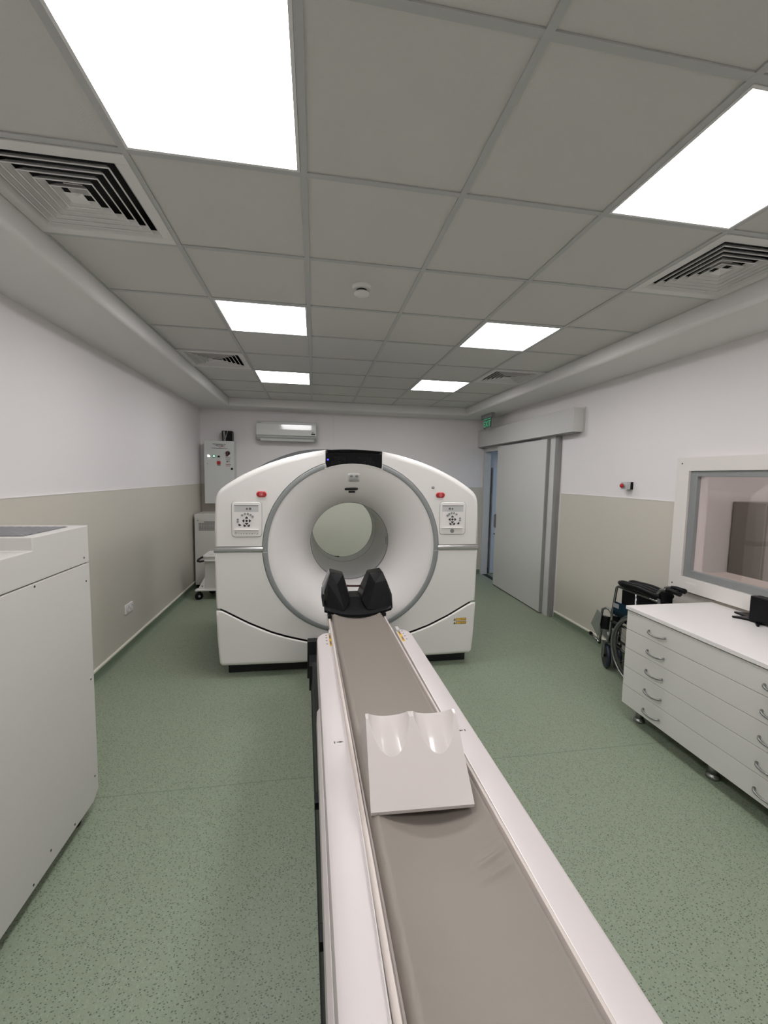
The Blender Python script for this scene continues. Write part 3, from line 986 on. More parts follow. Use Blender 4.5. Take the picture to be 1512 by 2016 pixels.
for sx in (-.216, .216):
    MB().box(sx - .011, sx + .011, .925, .985, TZ - .02, TZ + .016).move(TT).build('cradle_guide', LGREY, table, .004)
# thin raised line along the channel
for sx in (-.2045, .2045):
    MB().box(sx - .0015, sx + .0015, TY0, .93, TZ - .004, TZ + .005).move(TT).build('channel_lip', LAMW, table)
# warning labels and arrows on the table edges
for sgn, yy in ((-1, .85), (1, .862)):
    lb = MB().box(sgn * .222 - .007 + (0 if sgn < 0 else -.004), sgn * .222 + .007, yy - .09, yy + .09, TZ, TZ + .0008).move(TT).build('warning_label', YELLOW, table)
    for k, (dy, m_) in enumerate(((.075, INKP), (.035, INKG), (-.01, INKP), (-.06, INKG))):
        xo = sgn * (.222 + .022)
        MB().lathe([(.006, .0008), (0, .001)], (xo, yy + dy, TZ), 'z', 10).move(TT).build('label_symbol', m_, lb)
    MB().box(sgn * .222 - .004, sgn * .222 + .004, yy - .07, yy - .02, TZ + .0008, TZ + .0012).move(TT).build('label_text', INKG, lb)
    MB().box(sgn * .222 - .004, sgn * .222 + .004, yy + .02, yy + .07, TZ + .0008, TZ + .0012).move(TT).build('label_text', INKG, lb)
for sgn in (-1, 1):
    x0 = -.248 if sgn < 0 else .250
    ar = MB().box(x0, x0 + sgn * -.012, -.141, -.138, TZ, TZ + .0008)
    ar.prism([(x0 - sgn * .010, -.1435), (x0 - sgn * .024, -.1395), (x0 - sgn * .010, -.1355)], 'z', TZ, TZ + .0009)
    ar.move(TT).build('limit_arrow', INK, table)
    MB().box(x0 + sgn * .006, x0 + sgn * .011, -.145, -.134, TZ, TZ + .0008).move(TT).build('limit_digit', INKG, table)

# mattress pad on the cradle
def matz(u_): return .700 - .040 * (1 - min(1, abs(u_) / .160) ** 2.0)


b = MB(); rows_ = []
nx_ = 52
ys = [-2.68 + .03 * i for i in range(56)] + [-1.0 + .005 * i for i in range(130)] + [-.35 + .02 * i for i in range(79)] + [1.235]
for y in ys:
    wob = .0035 * sin(y * 31) * sin(y * 11 + 1) * (1 if y < -.3 else .25) + .002 * sin(y * 73 + 1) * (1 if y < 0 else .3)
    row = [(-.182, y, .670), (-.181, y, .676), (-.178 + wob * .4, y, .688 + wob * .3), (-.171 + wob, y, .696)]
    for i in range(nx_ + 1):
        u_ = -.160 + .318 * i / nx_
        z = matz(u_)
        # creases near the right edge
        for (cy, cx_, k, amp, w2) in ((-.700, .115, .20, .0062, .008), (-.742, .110, .10, .0050, .007), (-.60, .13, .1, .0022, .010), (-.676, .125, .12, .0034, .007), (-.93, -.12, -.3, .0016, .010), (-.45, -.13, -.2, .0010, .009)):
            d = (y - cy) - k * (u_ - cx_)
            w3 = max(0, 1 - ((u_ - cx_) / .062) ** 2)
            z += amp * math.exp(-(d / w2) ** 2) * w3
            z -= amp * .8 * math.exp(-((d + .014) / w2) ** 2) * w3
        row.append((u_ + (wob * .4 if i == 0 else 0), y, z))
    row += [(.163, y, .694), (.167, y, .684), (.168, y, .674)]
    row += [(u_, y, .640 + .026 * (abs(u_) / .18) ** 2) for u_ in (.160, .12, .06, 0, -.06, -.12, -.170)] + [row[0]]
    rows_.append(row)
b.grid(rows_, True)
for rr in (rows_[0], rows_[-1]):
    rr = rr[:-1]
    o_ = len(b.v); b.v += rr; b.face([o_ + i for i in range(len(rr))])
b.move(tfm(.9700, .0235))
mt = b.build('mattress', MATT, None)
tag(mt, 'long thin taupe mattress pad lying in the cradle of the patient table', 'mattress')

# ------------------------------------------------------------------ head holder
hh = thing('head_holder', 'black angular head holder at the scanner end of the table', 'head holder', (.945, 1.35, .66))
HX = .947
b = MB(); rows_ = []
def hz(u_): return .672 + .040 * (abs(u_) / .232) ** 2
for (y, k) in ((1.205, 0), (1.225, .30), (1.29, .72), (1.34, 1.0), (1.50, 1.0)):
    row = []
    for i in range(13):
        u_ = -.236 + .472 * i / 12
        z0 = hz(u_)
        row.append((HX + u_ * (1 if k > 0 else .985), y, z0 + .016 + k * (.778 - (z0 + .016))))
    rows_.append(row)
rows_ += [[(HX - .236 + .472 * i / 12, y, hz(-.236 + .472 * i / 12)) for i in range(13)] for y in (1.50, 1.205)]
rows_.append(rows_[0])
b.grid(rows_, False)
for side in (0, 12):
    ring = [r_w[side] for r_w in rows_[:-1]]
    o_ = len(b.v); b.v += ring; b.face([o_ + i for i in range(len(ring))])
b.build('base_cushion', BVINYL, hh, .004)
LW = [(.728, 1.225, .715), (.722, 1.50, .72), (.712, 1.30, .83), (.712, 1.50, .84), (.755, 1.32, .966), (.755, 1.48, .962), (.848, 1.345, .944), (.850, 1.48, .935),
      (.893, 1.27, .775), (.900, 1.50, .78), (.855, 1.215, .715), (.800, 1.275, .89), (.735, 1.27, .90)]
RW = [(1.196, 1.225, .715), (1.202, 1.50, .72), (1.200, 1.29, .80), (1.206, 1.50, .82), (1.160, 1.30, .905), (1.162, 1.48, .905), (1.134, 1.33, .964), (1.134, 1.48, .960),
      (1.040, 1.345, .950), (1.038, 1.48, .945), (.972, 1.27, .775), (.968, 1.50, .78), (1.010, 1.215, .715), (1.075, 1.275, .895)]
for P in (LW, RW): MB().hull(P).build('side_pad', BVINYL, hh, .007, 3)
MB().hull([(.703, 1.30, .74), (.698, 1.31, .85), (.744, 1.33, .962), (.744, 1.46, .958), (.698, 1.46, .85), (.703, 1.46, .74),
           (.712, 1.30, .74), (.709, 1.31, .85), (.752, 1.33, .960), (.752, 1.46, .956), (.709, 1.46, .85), (.712, 1.46, .74)]).build('sheen_plate', GREYP, hh, .002)  # lighter grey puts the reflection on the pad's outer side into colour
b = MB(); b.tube([(.868, 1.46, .830), (.90, 1.475, .824), (.96, 1.475, .822), (1.0, 1.46, .826)], .008, 8)
b.build('strap', mat('dark_red_strap', (.05, .012, .012), .5), hh)
MB().hull([(.700, 1.25, .74), (.690, 1.30, .80), (.694, 1.36, .855), (.712, 1.25, .74), (.712, 1.30, .81), (.712, 1.36, .855), (.705, 1.40, .76)]).build('buckle', BVINYL, hh, .003)
for sx in (-.19, .19):
    MB().box(sx - .012, sx + .012, 1.165, 1.225, .684, .705).move(TCR).build('clip', BLACK, hh, .003)

# ------------------------------------------------------------------ knee support wedge (boolean: prism minus two troughs)
def knee_block():
    Wd = .305
    prof = [(-.200, 0), (-.203, .012), (-.002, .170), (.022, .174), (.185, .012), (.183, 0)]   # (y,z)
    b = MB().prism([(p[0], p[1]) for p in prof], 'x', -Wd / 2, Wd / 2)
    me = bpy.data.meshes.new('k'); me.from_pydata(b.v, [], b.f)
    o = bpy.data.objects.new('k', me); C.objects.link(o)
    cut = []
    for sx in (-.0755, .0755):
        c = MB().cyl((sx, -.30 + .022, .174 - .038 + .082 - .33 * .30), (sx, .30 + .022, .174 - .038 + .082 + .33 * .30), .0780, 96)
        m2 = bpy.data.meshes.new('c'); m2.from_pydata(c.v, [], c.f)
        bmm = bmesh.new(); bmm.from_mesh(m2); bmesh.ops.recalc_face_normals(bmm, faces=bmm.faces); bmm.to_mesh(m2); bmm.free()
        oc = bpy.data.objects.new('c', m2); C.objects.link(oc); cut.append(oc)
        md = o.modifiers.new('b', 'BOOLEAN'); md.object = oc; md.operation = 'DIFFERENCE'; md.solver = 'EXACT'
    bmm = bmesh.new(); bmm.from_mesh(me); bmesh.ops.recalc_face_normals(bmm, faces=bmm.faces); bmm.to_mesh(me); bmm.free()
    bpy.context.view_layer.update()
    ev = bpy.data.meshes.new_from_object(o.evaluated_get(bpy.context.evaluated_depsgraph_get()))
    bpy.data.objects.remove(o)
    for c in cut: bpy.data.objects.remove(c)
    bmm = bmesh.new(); bmm.from_mesh(ev)
    bmesh.ops.remove_doubles(bmm, verts=bmm.verts, dist=.0004)
    bmesh.ops.recalc_face_normals(bmm, faces=bmm.faces)
    for f in bmm.faces: f.smooth = True
    ed = [e for e in bmm.edges if len(e.link_faces) == 2 and e.calc_face_angle(0) > .5]
    try:
        bmesh.ops.bevel(bmm, geom=ed, offset=.005, segments=3, profile=.6, affect='EDGES', clamp_overlap=True)
    except Exception:
        pass
    for f in bmm.faces: f.smooth = f.calc_area() < .003
    bmm.to_mesh(ev); bmm.free()
    ev.name = 'knee_support'
    ev.materials.clear(); ev.materials.append(BLOCKW)
    o = bpy.data.objects.new('knee_support', ev); C.objects.link(o)
    return o


kb = knee_block()
kb.location = (.962, -.348, .6965)
kb.rotation_euler = (0, 0, -.035)
tag(kb, 'white wedge-shaped leg support with two hollows lying across the mattress pad', 'leg support')

# ================================================================== LEFT FOREGROUND CABINET
CX, CYF, CZ = -.41, .513, 1.404
cab = thing('equipment_cabinet', 'tall off-white metal equipment cabinet at the left edge of the photo', 'cabinet', (-.72, -.5, 0))
CXL = -1.03; CYN = -1.45
b = MB().prism([(CYN, .085), (CYN, 1.228), (CYF, 1.228), (CYF, .10), (CYF - .055, .055), (CYN + .05, .055)], 'x', CXL, CX - .004)
b.build('cabinet_body', CABM, cab, .003)
b = MB().prism([(CYN, .085), (CYN, 1.226), (CYF - .002, 1.226), (CYF - .002, .095), (CYF - .05, .062), (CYN + .05, .062)], 'x', CX - .004, CX)
b.build('side_panel', CABM, cab, .0015)
# top section with a raised rear part
b = MB().prism([(CYN, 1.232), (CYN, 1.353), (.118, 1.353), (.118, CZ), (CYF, CZ), (CYF, 1.232)], 'x', CXL, CX)
b.build('top_section', CABM, cab, .003)
MB().box(CXL + .01, CX - .010, CYN + .01, CYF - .01, 1.20, 1.24).build('panel_joint', DARK, cab)
# expanded-metal grille
b = MB()
gx0, gx1, gy0, gy1 = -.98, CX - .052, .155, .445
for k in range(16):
    y = gy0 + (gy1 - gy0) * (k + .5) / 16
    pts = []
    for i in range(61):
        x = gx0 + (gx1 - gx0) * i / 60
        pts.append((x, y + .0045 * sin(i * pi / 2.0 + (pi if k % 2 else 0)), CZ + .002))
    b.tube(pts, .0026, 5)
b.build('grille', GREYP, cab)
MB().box(gx0 - .003, gx1 + .003, gy0 - .003, gy1 + .003, CZ - .002, CZ + .0008).build('grille_opening', GRILLE, cab)
for (y, z) in ((.470, 1.258), (.479, 1.146), (.118, 1.216), (.483, .667), (.480, .178), (.30, .083), (.13, .12), (.02, .082), (-.4, 1.216), (-.4, .12)):
    MB().cyl((CX - .001, y, z), (CX + .0012, y, z), .0046, 12).build('screw', INK, cab)
for (x, y) in ((-.47, .40), (-.47, -1.2), (-.95, .40), (-.95, -1.2)):
    MB().cyl((x, y, 0), (x, y, .03), .03, 16).cyl((x, y, .03), (x, y, .07), .012, 10).build('foot', BLACK, cab)
MB().box(CXL + .02, CX - .03, CYN + .04, CYF - .05, .045, .09).build('plinth', BLACK, cab)

# ================================================================== DRAWER UNIT
dr = thing('drawer_unit', 'wide white five-drawer unit on metal feet under the window', 'drawer unit', (3.12, .25, 0))
DX, DY_0, DY_1, DXB = 2.775, -.375, .862, 3.455
MB().box(DX + .021, DXB, DY_0 + .002, DY_1, .112, .773).build('carcass', LAMW, dr, .001)
MB().box(DX - .008, DXB + .003, DY_0 - .008, DY_1 + .010, .776, .800).build('countertop', LAMW, dr, .002)
zb = [.112, .244, .376, .508, .640, .770]
for k in range(5):
    d_ = MB().box(DX, DX + .018, DY_0 + .001, DY_1, zb[k] + .002, zb[k + 1] - .0018).build('drawer', LAMF, dr, .001)
    zc = zb[k + 1] - .077
    for yc in (.600, -.105):
        pts = []
        for i in range(13):
            s_ = -1 + 2 * i / 12
            pts.append((DX - .004 - .024 * (1 - s_ ** 4) ** .6, yc + s_ * .066, zc - .012 * (1 - s_ ** 2) + .004))
        rr = [.0072 - .0030 * (1 - abs(-1 + 2 * i / 12)) for i in range(13)]
        MB().tube(pts, rr, 8).build('handle', SATIN, d_)
MB().box(DX + .003, DX + .020, DY_0 + .003, DY_1 - .002, .115, .768).build('shadow_gap', GREYP, dr)
for x in (2.862, 3.36):
    for y in (.790, .245, -.30):
        MB().lathe([(0, .112), (.026, .112), (.026, .03), (.022, .028), (.022, .022), (.033, .018), (.035, .004), (.030, 0), (0, 0)], (x, y, 0), 'z', 24).build('foot', SATIN, dr)

# monitor on the drawer unit
mo = thing('monitor', 'black monitor stand with splayed foot on the white drawer unit, cut by the right edge', 'monitor', (3.31, .40, .80))
MB().prism([(3.475 - .10, .640), (3.45, .60), (3.44, .45), (3.45, .30), (3.42, .24), (3.40, .30), (3.37, .40), (3.31, .42), (3.262, .390), (3.256, .400), (3.31, .455), (3.31, .50), (3.270, .557), (3.275, .568), (3.36, .55)], 'z', .80, .812).build('stand_foot', BLACK, mo, .003)
MB().box(3.305, 3.345, .34, .490, .812, .965).build('stand_neck', BLACK, mo, .006)
MB().box(3.345, 3.375, .02, .489, .845, .965).build('screen_housing', BLACK, mo, .008)
MB().box(3.338, 3.3455, .03, .335, .86, .96).build('screen', GLOSSB, mo)

# ================================================================== SLIDING DOOR
door = MB()
LX = 3.385
dl = MB().box(LX, LX + .05, 3.045, 4.405, .012, 2.135)
dl = struct(dl, 'door_1', DOORM, .003)
MB().box(LX + .004, LX + .056, 3.030, 3.044, .010, 2.14).build('door_edge_profile', ALU, dl)
MB().box(LX + .004, LX + .046, 4.404, 4.410, .012, 2.13).build('door_edge_profile', ALU, dl)
MB().box(LX + .004, LX + .046, 3.045, 4.40, .001, .012).build('bottom_seal', INK, dl)
MB().box(LX - .03, LX, 4.372, 4.392, .91, 1.10).box(LX - .012, LX, 4.37, 4.395, .90, 1.11).build('door_handle', SATIN, dl, .003)
struct(MB().box(XR - .055, XR - .004, 2.925, 3.24, 0, 2.17), 'trim_21', DOORM)
struct(MB().box(XR - .050, XR - .004, 2.875, 2.922, 0, 2.17), 'trim_22', ALU)
hd = thing('door_track_cover', 'long white box casing above the grey sliding door', 'door casing', (3.42, 3.84, 2.165))
MB().box(3.355, XR - .003, 2.505, YB - .01, 2.167, 2.425).build('casing', DOORM, hd, .003)
MB().box(3.357, XR + 0, 2.498, 2.5045, 2.170, 2.422).build('end_cap', LAMF, hd, .002)
MB().box(3.475, XR, 2.470, 2.500, 2.165, 2.427).build('end_flange', DOORM, hd)
MB().box(3.37, XR - .01, 2.53, YB - .02, 2.160, 2.168).build('track', ALU, hd)

# exit sign hanging under the soffit
ex = thing('exit_sign', 'small green lit exit sign hanging near the far right corner', 'sign', (3.24, 4.50, 2.625))
MB().box(3.215, 3.265, 4.30, 4.70, 2.565, 2.626).build('housing', GREYP, ex, .004)
exg = mat('green_exit_panel', (.09, .13, .11), .15)
MB().box(3.236, 3.244, 4.36, 4.64, 2.415, 2.566).build('sign_panel', exg, ex)
text_obj('EXIT', .125, (3.2345, 4.50, 2.475), GREENL, ex, 'lettering', 1.05, rot=(pi / 2, 0, -pi / 2))
MB().box(3.234, 3.246, 4.37, 4.63, 2.548, 2.556).build('light_line', GREENL, ex)

# tall cupboard in the corridor
cu_ = thing('corridor_cupboard', 'pale blue-white cupboard door seen through the open doorway', 'cupboard', (3.95, 5.16, 0))
MB().box(3.645, 4.30, 5.13, 5.198, .004, 1.83).build('cupboard_body', BLUEW, cu_, .003)
MB().box(3.65, 4.295, 5.115, 5.129, .01, 1.82).build('cupboard_door', BLUEW, cu_, .002)
MB().cyl((3.70, 5.116, .70), (3.70, 5.108, .70), .014, 14).build('lock', INK, cu_)
# unseen panels added to light the corridor and the control room
t = thing('ceiling_light', 'unseen cool white panel added on the corridor ceiling to stand in for daylight', 'light', (4.7, 3.8, 2.42))
MB().box(4.4, 5.0, 3.5, 4.1, 2.405, 2.42).build('lamp_frame', FRAMEW, t)
MB().box(4.42, 4.98, 3.52, 4.08, 2.400, 2.406).build('diffuser', DIFFB, t)
t = thing('ceiling_light', 'unseen light panel added on the control room ceiling to brighten the view behind the window', 'light', (4.9, 1.0, 2.6))
MB().box(4.6, 5.2, -.8, -.2, 2.585, 2.6).build('lamp_frame', FRAMEW, t)
MB().box(4.62, 5.18, -.78, -.22, 2.58, 2.586).build('diffuser', DIFFC, t)
# cupboard added to stand in for the dark area in the glass, and a desk
t = thing('stand_in_cupboard', 'tall grey-beige cupboard added for the dark area in the observation window', 'cupboard', (5.0, 1.8, 0))
MB().box(4.93, 6.1, 1.72, 2.04, 0, 1.46).build('cupboard_body', SCREENW, t, .004)
MB().box(4.94, 5.50, 1.70, 1.719, .02, 1.45).build('cupboard_door', SCREENW, t, .002)
MB().box(5.51, 6.09, 1.70, 1.719, .02, 1.45).build('cupboard_door', SCREENW, t, .002)
t = thing('back_room_desk', 'pale desk top just behind the observation window', 'desk', (4.0, .4, 0))
MB().box(3.66, 4.3, -.9, 1.3, .72, .75).build('desk_top', CREAM, t, .003)
for (x, y) in ((3.7, -.85), (4.25, -.85), (3.7, 1.25), (4.25, 1.25)):
    MB().box(x - .02, x + .02, y - .02, y + .02, 0, .72).build('leg', SATIN, t)

# ================================================================== WALL THINGS
# emergency stop box on the right wall
es = thing('emergency_button', 'red mushroom emergency button on a small black and grey wall box', 'button', (3.45, 1.76, 1.61))
EY = 1.765
MB().box(3.452, XR, EY - .038, EY + .038, 1.578, 1.645).build('back_box', BLACK, es, .002)
MB().box(3.416, 3.451, EY - .038, EY + .038, 1.578, 1.645).build('front_box', LGREY, es, .002)
MB().cyl((3.416, EY, 1.611), (3.402, EY, 1.611), .013, 20).build('stem', LGREY, es)
MB().lathe([(0, 0), (.018, 0), (.0205, -.004), (.0205, -.012), (.016, -.017), (0, -.019)], (3.402, EY, 1.611), 'x', 28).build('mushroom_cap', RED, es)

# socket on the left wall
so = thing('wall_socket', 'white double power socket low on the left wall', 'socket', (XL + .01, 2.5, .35))
plate(rrect(2.425, 2.585, .350, .436, .008, 3), .003, XL + .014, XL + .004, 3, 'x').build('socket_plate', LAMW, so)
for y in (2.47, 2.54):
    c_ = MB().lathe([(.027, 0), (.027, .004), (.024, .004), (.022, -.004), (0, -.004)], (XL + .014, y, .393), 'x', 24).build('socket_insert', LGREY, so)
    for dz in (-.01, .01): MB().cyl((XL + .009, y, .393 + dz), (XL + .0125, y, .393 + dz), .0028, 8).build('contact_hole', INK, c_)

# electrical cabinet
ec = thing('electrical_cabinet', 'pale grey wall-mounted electrical cabinet with switches in the far left corner', 'electrical cabinet', (-.76, 5.03, 1.2))
EYF = 4.93
MB().box(-.965, -.548, EYF + .012, YB - .004, 1.208, 2.132).build('cabinet_box', ELECW, ec, .003)
dd = MB().box(-.968, -.545, EYF - .004, EYF + .011, 1.205, 2.135).build('cabinet_door', ELECW, ec, .003)
yf = EYF - .0045
# inverted triangle emblem with wings
b = MB()
def bar(b, p, q_, w_, y=yf):
    dx, dz = q_[0] - p[0], q_[1] - p[1]; l = hypot(dx, dz); nx, nz = -dz / l * w_ / 2, dx / l * w_ / 2
    b.prism([(p[0] + nx, p[1] + nz), (p[0] - nx, p[1] - nz), (q_[0] - nx, q_[1] - nz), (q_[0] + nx, q_[1] + nz)], 'y', y - .0012, y)
bar(b, (-.845, 2.088), (-.660, 2.083), .005); bar(b, (-.845, 2.088), (-.745, 2.040), .005); bar(b, (-.660, 2.083), (-.745, 2.040), .005)
bar(b, (-.800, 2.072), (-.700, 2.070), .012)
b.build('emblem', INKG, dd)
b = MB(); bar(b, (-.735, 2.052), (-.675, 2.052), .005); bar(b, (-.765, 2.046), (-.715, 2.046), .004); b.build('emblem_text', INKR, dd)
b = MB()
x = -.858
while x < -.645:
    l = random.uniform(.010, .022); bar(b, (x, 2.026 - (x + .858) * .02), (x + l, 2.026 - (x + l + .858) * .02), .007); x += l + .004
b.build('lettering', INK, dd)
MB().lathe([(.031, 0), (.031, -.010), (.020, -.016), (0, -.016)], (-.632, yf, 1.955), 'y', 24).build('rotary_switch', BLACK, dd)
MB().prism([(-.645, 1.975), (-.625, 1.985), (-.622, 1.915), (-.648, 1.905), (-.656, 1.920)], 'y', yf - .030, yf - .014).build('switch_handle', mat('dark_red_handle', (.10, .015, .02), .35), dd, .003)
MB().prism([(-.918, 1.893), (-.880, 1.893), (-.886, 1.910), (-.905, 1.925), (-.918, 1.925)], 'y', yf - .006, yf).build('lamp', LAMPW, dd)
MB().lathe([(.024, 0), (.024, -.008), (.019, -.010), (0, -.010)], (-.828, yf, 1.906), 'y', 20).build('lamp', LAMPG, dd)
MB().prism([(-.842, 1.900), (-.814, 1.900), (-.826, 1.920)], 'y', yf - .013, yf - .009).build('lamp_glint', LAMPW, dd)
MB().lathe([(.015, 0), (.015, -.010), (0, -.012)], (-.760, yf, 1.903), 'y', 20).build('push_button', BLACK, dd)
MB().prism(rrect(-.786, -.736, 1.785, 1.835, .010, 3), 'y', yf - .012, yf).build('stop_button', RED, dd)
b = MB(); bar(b, (-.785, 1.773), (-.737, 1.773), .008); bar(b, (-.664, 1.886), (-.592, 1.886), .006); bar(b, (-.662, 1.864), (-.600, 1.864), .004)
bar(b, (-.655, 1.838), (-.603, 1.838), .008); bar(b, (-.655, 1.829), (-.630, 1.829), .010); bar(b, (-.662, 1.785), (-.640, 1.785), .010); bar(b, (-.612, 1.785), (-.592, 1.785), .010)
b.build('caption_plate', INKG, dd)
b = MB(); bar(b, (-.640, 1.785), (-.612, 1.785), .010); bar(b, (-.662, 1.812), (-.605, 1.810), .003); bar(b, (-.660, 1.763), (-.600, 1.763), .006); b.build('caption_plate', INKR, dd)
MB().lathe([(.0165, 0), (.0165, -.006), (0, -.007)], (-.577, yf, 1.724), 'y', 20).build('lock', BLACK, dd)
MB().lathe([(.007, 0), (.007, -.004), (0, -.005)], (-.922, yf, 1.796), 'y', 12).build('small_lock', GREYP, dd)

du = thing('cable_trunk', 'short black cable trunk with pale wires above the electrical cabinet', 'cable duct', (-.66, 5.06, 2.13))
MB().box(-.735, -.585, 5.02, YB - .002, 2.136, 2.292).build('trunk', BLACK, du, .004)
for (xa_, xb_) in ((-.712, -.718), (-.700, -.700), (-.690, -.680), (-.650, -.695)):
    MB().tube([(xa_, 5.012, 2.285), ((xa_ + xb_) / 2 + .004, 5.008, 2.21), (xb_, 5.012, 2.137)], .0035, 6).build('wire', LGREY, du)

# air conditioner
ac = thing('air_conditioner', 'white wall-mounted air conditioner on the back wall above the scanner', 'air conditioner', (.22, 5.04, 2.16))
ax0, ax1 = -.222, .663
prof = [(YB - .001, 2.452), (4.965, 2.452), (4.945, 2.440), (4.930, 2.405), (4.926, 2.330), (4.930, 2.245), (4.950, 2.235), (YB - .001, 2.235)]
MB().prism(prof, 'x', ax0, ax1).build('front_panel', ACW, ac, .003)
MB().prism([(YB - .001, 2.234), (4.937, 2.234), (4.940, 2.210), (4.975, 2.178), (YB - .001, 2.178)], 'x', ax0 + .002, ax1 - .002).build('lower_housing', ACG, ac, .002)
MB().prism([(4.950, 2.208), (4.958, 2.208), (4.985, 2.165), (4.972, 2.162)], 'x', ax0 + .055, ax1 - .035).build('louver', ACW, ac)
MB().box(ax0 + .02, ax0 + .075, 4.9255, 4.928, 2.418, 2.424).build('lettering', INKG, ac)
MB().box(ax1 - .075, ax1 - .018, 4.9245, 4.9275, 2.262, 2.282).build('energy_label', INK, ac)
MB().prism([(ax1 - .063, 2.290), (ax1 - .050, 2.290), (ax1 - .042, 2.310), (ax1 - .052, 2.306)], 'y', 4.9242, 4.9272).build('energy_label', INK, ac)
wp = plate(rrect(.35, 2.1, .20, 1.46, .01, 2), .003, YB - .03, YB - .006, 2).build('added_bright_panel', mat('pale_green_white_panel', (.80, .82, .70), .35), None)  # panel added to lighten what shows through the bore
tag(wp, 'pale greenish white panel added on the back wall to brighten the view through the scanner ring', 'panel')
# cable trunking strip on the back wall
tk = MB().box(.941, .957, YB - .014, YB, 2.08 - .2, SOF).build('wall_trunking', WALL, None)
tag(tk, 'thin vertical white cable channel on the back wall right of the air conditioner', 'cable channel')

# tall perforated cabinet in the far left corner
tw = thing('perforated_cabinet', 'pale grey floor cabinet with a perforated band in the far left corner', 'cabinet', (-.66, 4.85, 0))
MB().box(-1.035, -.28, 4.60, 5.10, .055, 1.075).build('cabinet_body', CABM, tw, .004)
MB().box(-1.030, -.285, 4.592, 4.600, .06, 1.020).build('front_panel', CABM, tw, .002)
MB().box(-1.02, -.30, 4.63, 5.07, 0, .055).build('plinth', BLACK, tw)
b = MB()
for i in range(46):
    for k in range(9):
        x = -.97 + i * .0125; z = .845 + k * .0125
        b.box(x - .0038, x + .0038, 4.5905, 4.5925, z - .0038, z + .0038)
b.build('perforation', DARK, tw)['kind'] = 'stuff'
MB().cyl((-.985, 4.593, .985), (-.985, 4.588, .985), .010, 12).build('badge', GREYP, tw)
MB().box(-.905, -.735, 4.589, 4.5925, .958, .970).build('lettering', INKG, tw)

# equipment cart half hidden behind the scanner
ct = thing('equipment_cart', 'white wheeled equipment cart partly hidden behind the left side of the scanner', 'cart', (-.55, 4.15, 0))
MB().prism([(-.890, 4.02), (-.20, 4.02), (-.20, 4.42), (-.76, 4.42), (-.890, 4.06)], 'z', .118, .140).build('base_plate', LAMW, ct, .004)
MB().box(-.775, -.25, 4.05, 4.36, .140, .520).build('cart_body', CABM, ct, .006)
MB().hull([(-.858, 4.04, .140), (-.775, 4.05, .300), (-.775, 4.05, .140), (-.775, 4.09, .140), (-.775, 4.09, .300), (-.83, 4.09, .140)]).build('gusset', LAMW, ct)
MB().cyl((-.803, 4.045, .180), (-.803, 4.038, .180), .010, 10).build('bolt', GREYP, ct)
MB().prism(rrect(-.800, -.22, 4.00, 4.40, .05, 5), 'z', .515, .535).build('tray_rim', LAMW, ct, .004)
MB().prism(rrect(-.785, -.235, 4.01, 4.39, .05, 5), 'z', .535, .560).build('tray_side', CABM, ct, .006)
MB().prism(rrect(-.790, -.23, 4.005, 4.395, .05, 5), 'z', .560, .590).build('tray_top', LAMW, ct, .010)
MB().box(-.715, -.655, 4.05, 4.06, .589, .592).build('tray_mark', GREYP, ct)
MB().tube([(-.76, 4.20, .560), (-.82, 4.12, .548), (-.845, 4.04, .535), (-.840, 3.99, .525), (-.81, 3.975, .520), (-.77, 4.0, .522)], .014, 8).build('push_handle', DGREY, ct)
for (x, y) in ((-.84, 4.06), (-.30, 4.06), (-.74, 4.36), (-.30, 4.36)):
    cs_ = MB().lathe([(0, -.013), (.040, -.013), (.052, -.008), (.052, .008), (.040, .013), (0, .013)], (0, 0, .052), 'x', 22).move(Matrix.Translation((x - .006, y - .02, 0)) @ Matrix.Rotation(-.95, 4, 'Z')).build('caster_wheel', BLACK, ct)
    MB().cyl((-.016, 0, .052), (.016, 0, .052), .016, 14).move(Matrix.Translation((x - .006, y - .02, 0)) @ Matrix.Rotation(-.95, 4, 'Z')).build('hub', GREYP, cs_)
    MB().hull([(x - .022, y - .03, .06), (x + .014, y - .03, .06), (x - .022, y + .03, .116), (x + .014, y + .03, .116), (x - .022, y - .03, .10), (x + .014, y - .03, .10)]).build('fork', BLACK, cs_)

# ================================================================== WHEELCHAIR (folded, parked along the right wall)
wc = thing('wheelchair', 'folded chrome wheelchair with black armrests and dark teal seat behind the drawer unit', 'wheelchair', (3.25, 1.35, 0))
NX, FX2 = 3.19, 3.29
def wheel(x, y, r, tyre, m_t, m_r, spokes, nm, rim=True):
    wh = MB().lathe([(r - tyre * 2, -tyre * .6), (r - tyre * .6, -tyre), (r, 0), (r - tyre * .6, tyre), (r - tyre * 2, tyre * .6), (r - tyre * 2, -tyre * .6)], (x, y, r + .001), 'x', 48).build(nm, m_t, wc)
    if spokes:
        b = MB()
        b.lathe([(r - tyre * 2 - .012, -.008), (r - tyre * 2 + .002, -.009), (r - tyre * 2 + .002, .009), (r - tyre * 2 - .012, .008), (r - tyre * 2 - .012, -.008)], (x, y, r + .001), 'x', 48)
        b.build('rim', m_r, wh)
        b = MB()
        for k in range(spokes):
            t_ = 2 * pi * k / spokes
            b.cyl((x + (.02 if k % 2 else -.02), y + .02 * cos(t_), r + .02 * sin(t_)), (x, y + (r - tyre * 2) * cos(t_), r + (r - tyre * 2) * sin(t_)), .0015, 5)
        b.cyl((x - .03, y, r), (x + .03, y, r), .02, 14)
        b.build('spokes', SATIN, wh)
    else:
        MB().cyl((x - tyre * .9, y, r), (x + tyre * .9, y, r), r - tyre * 2 + .002, 20).cyl((x - .024, y, r), (x + .024, y, r), .012, 10).build('hub', m_r, wh)
    return wh


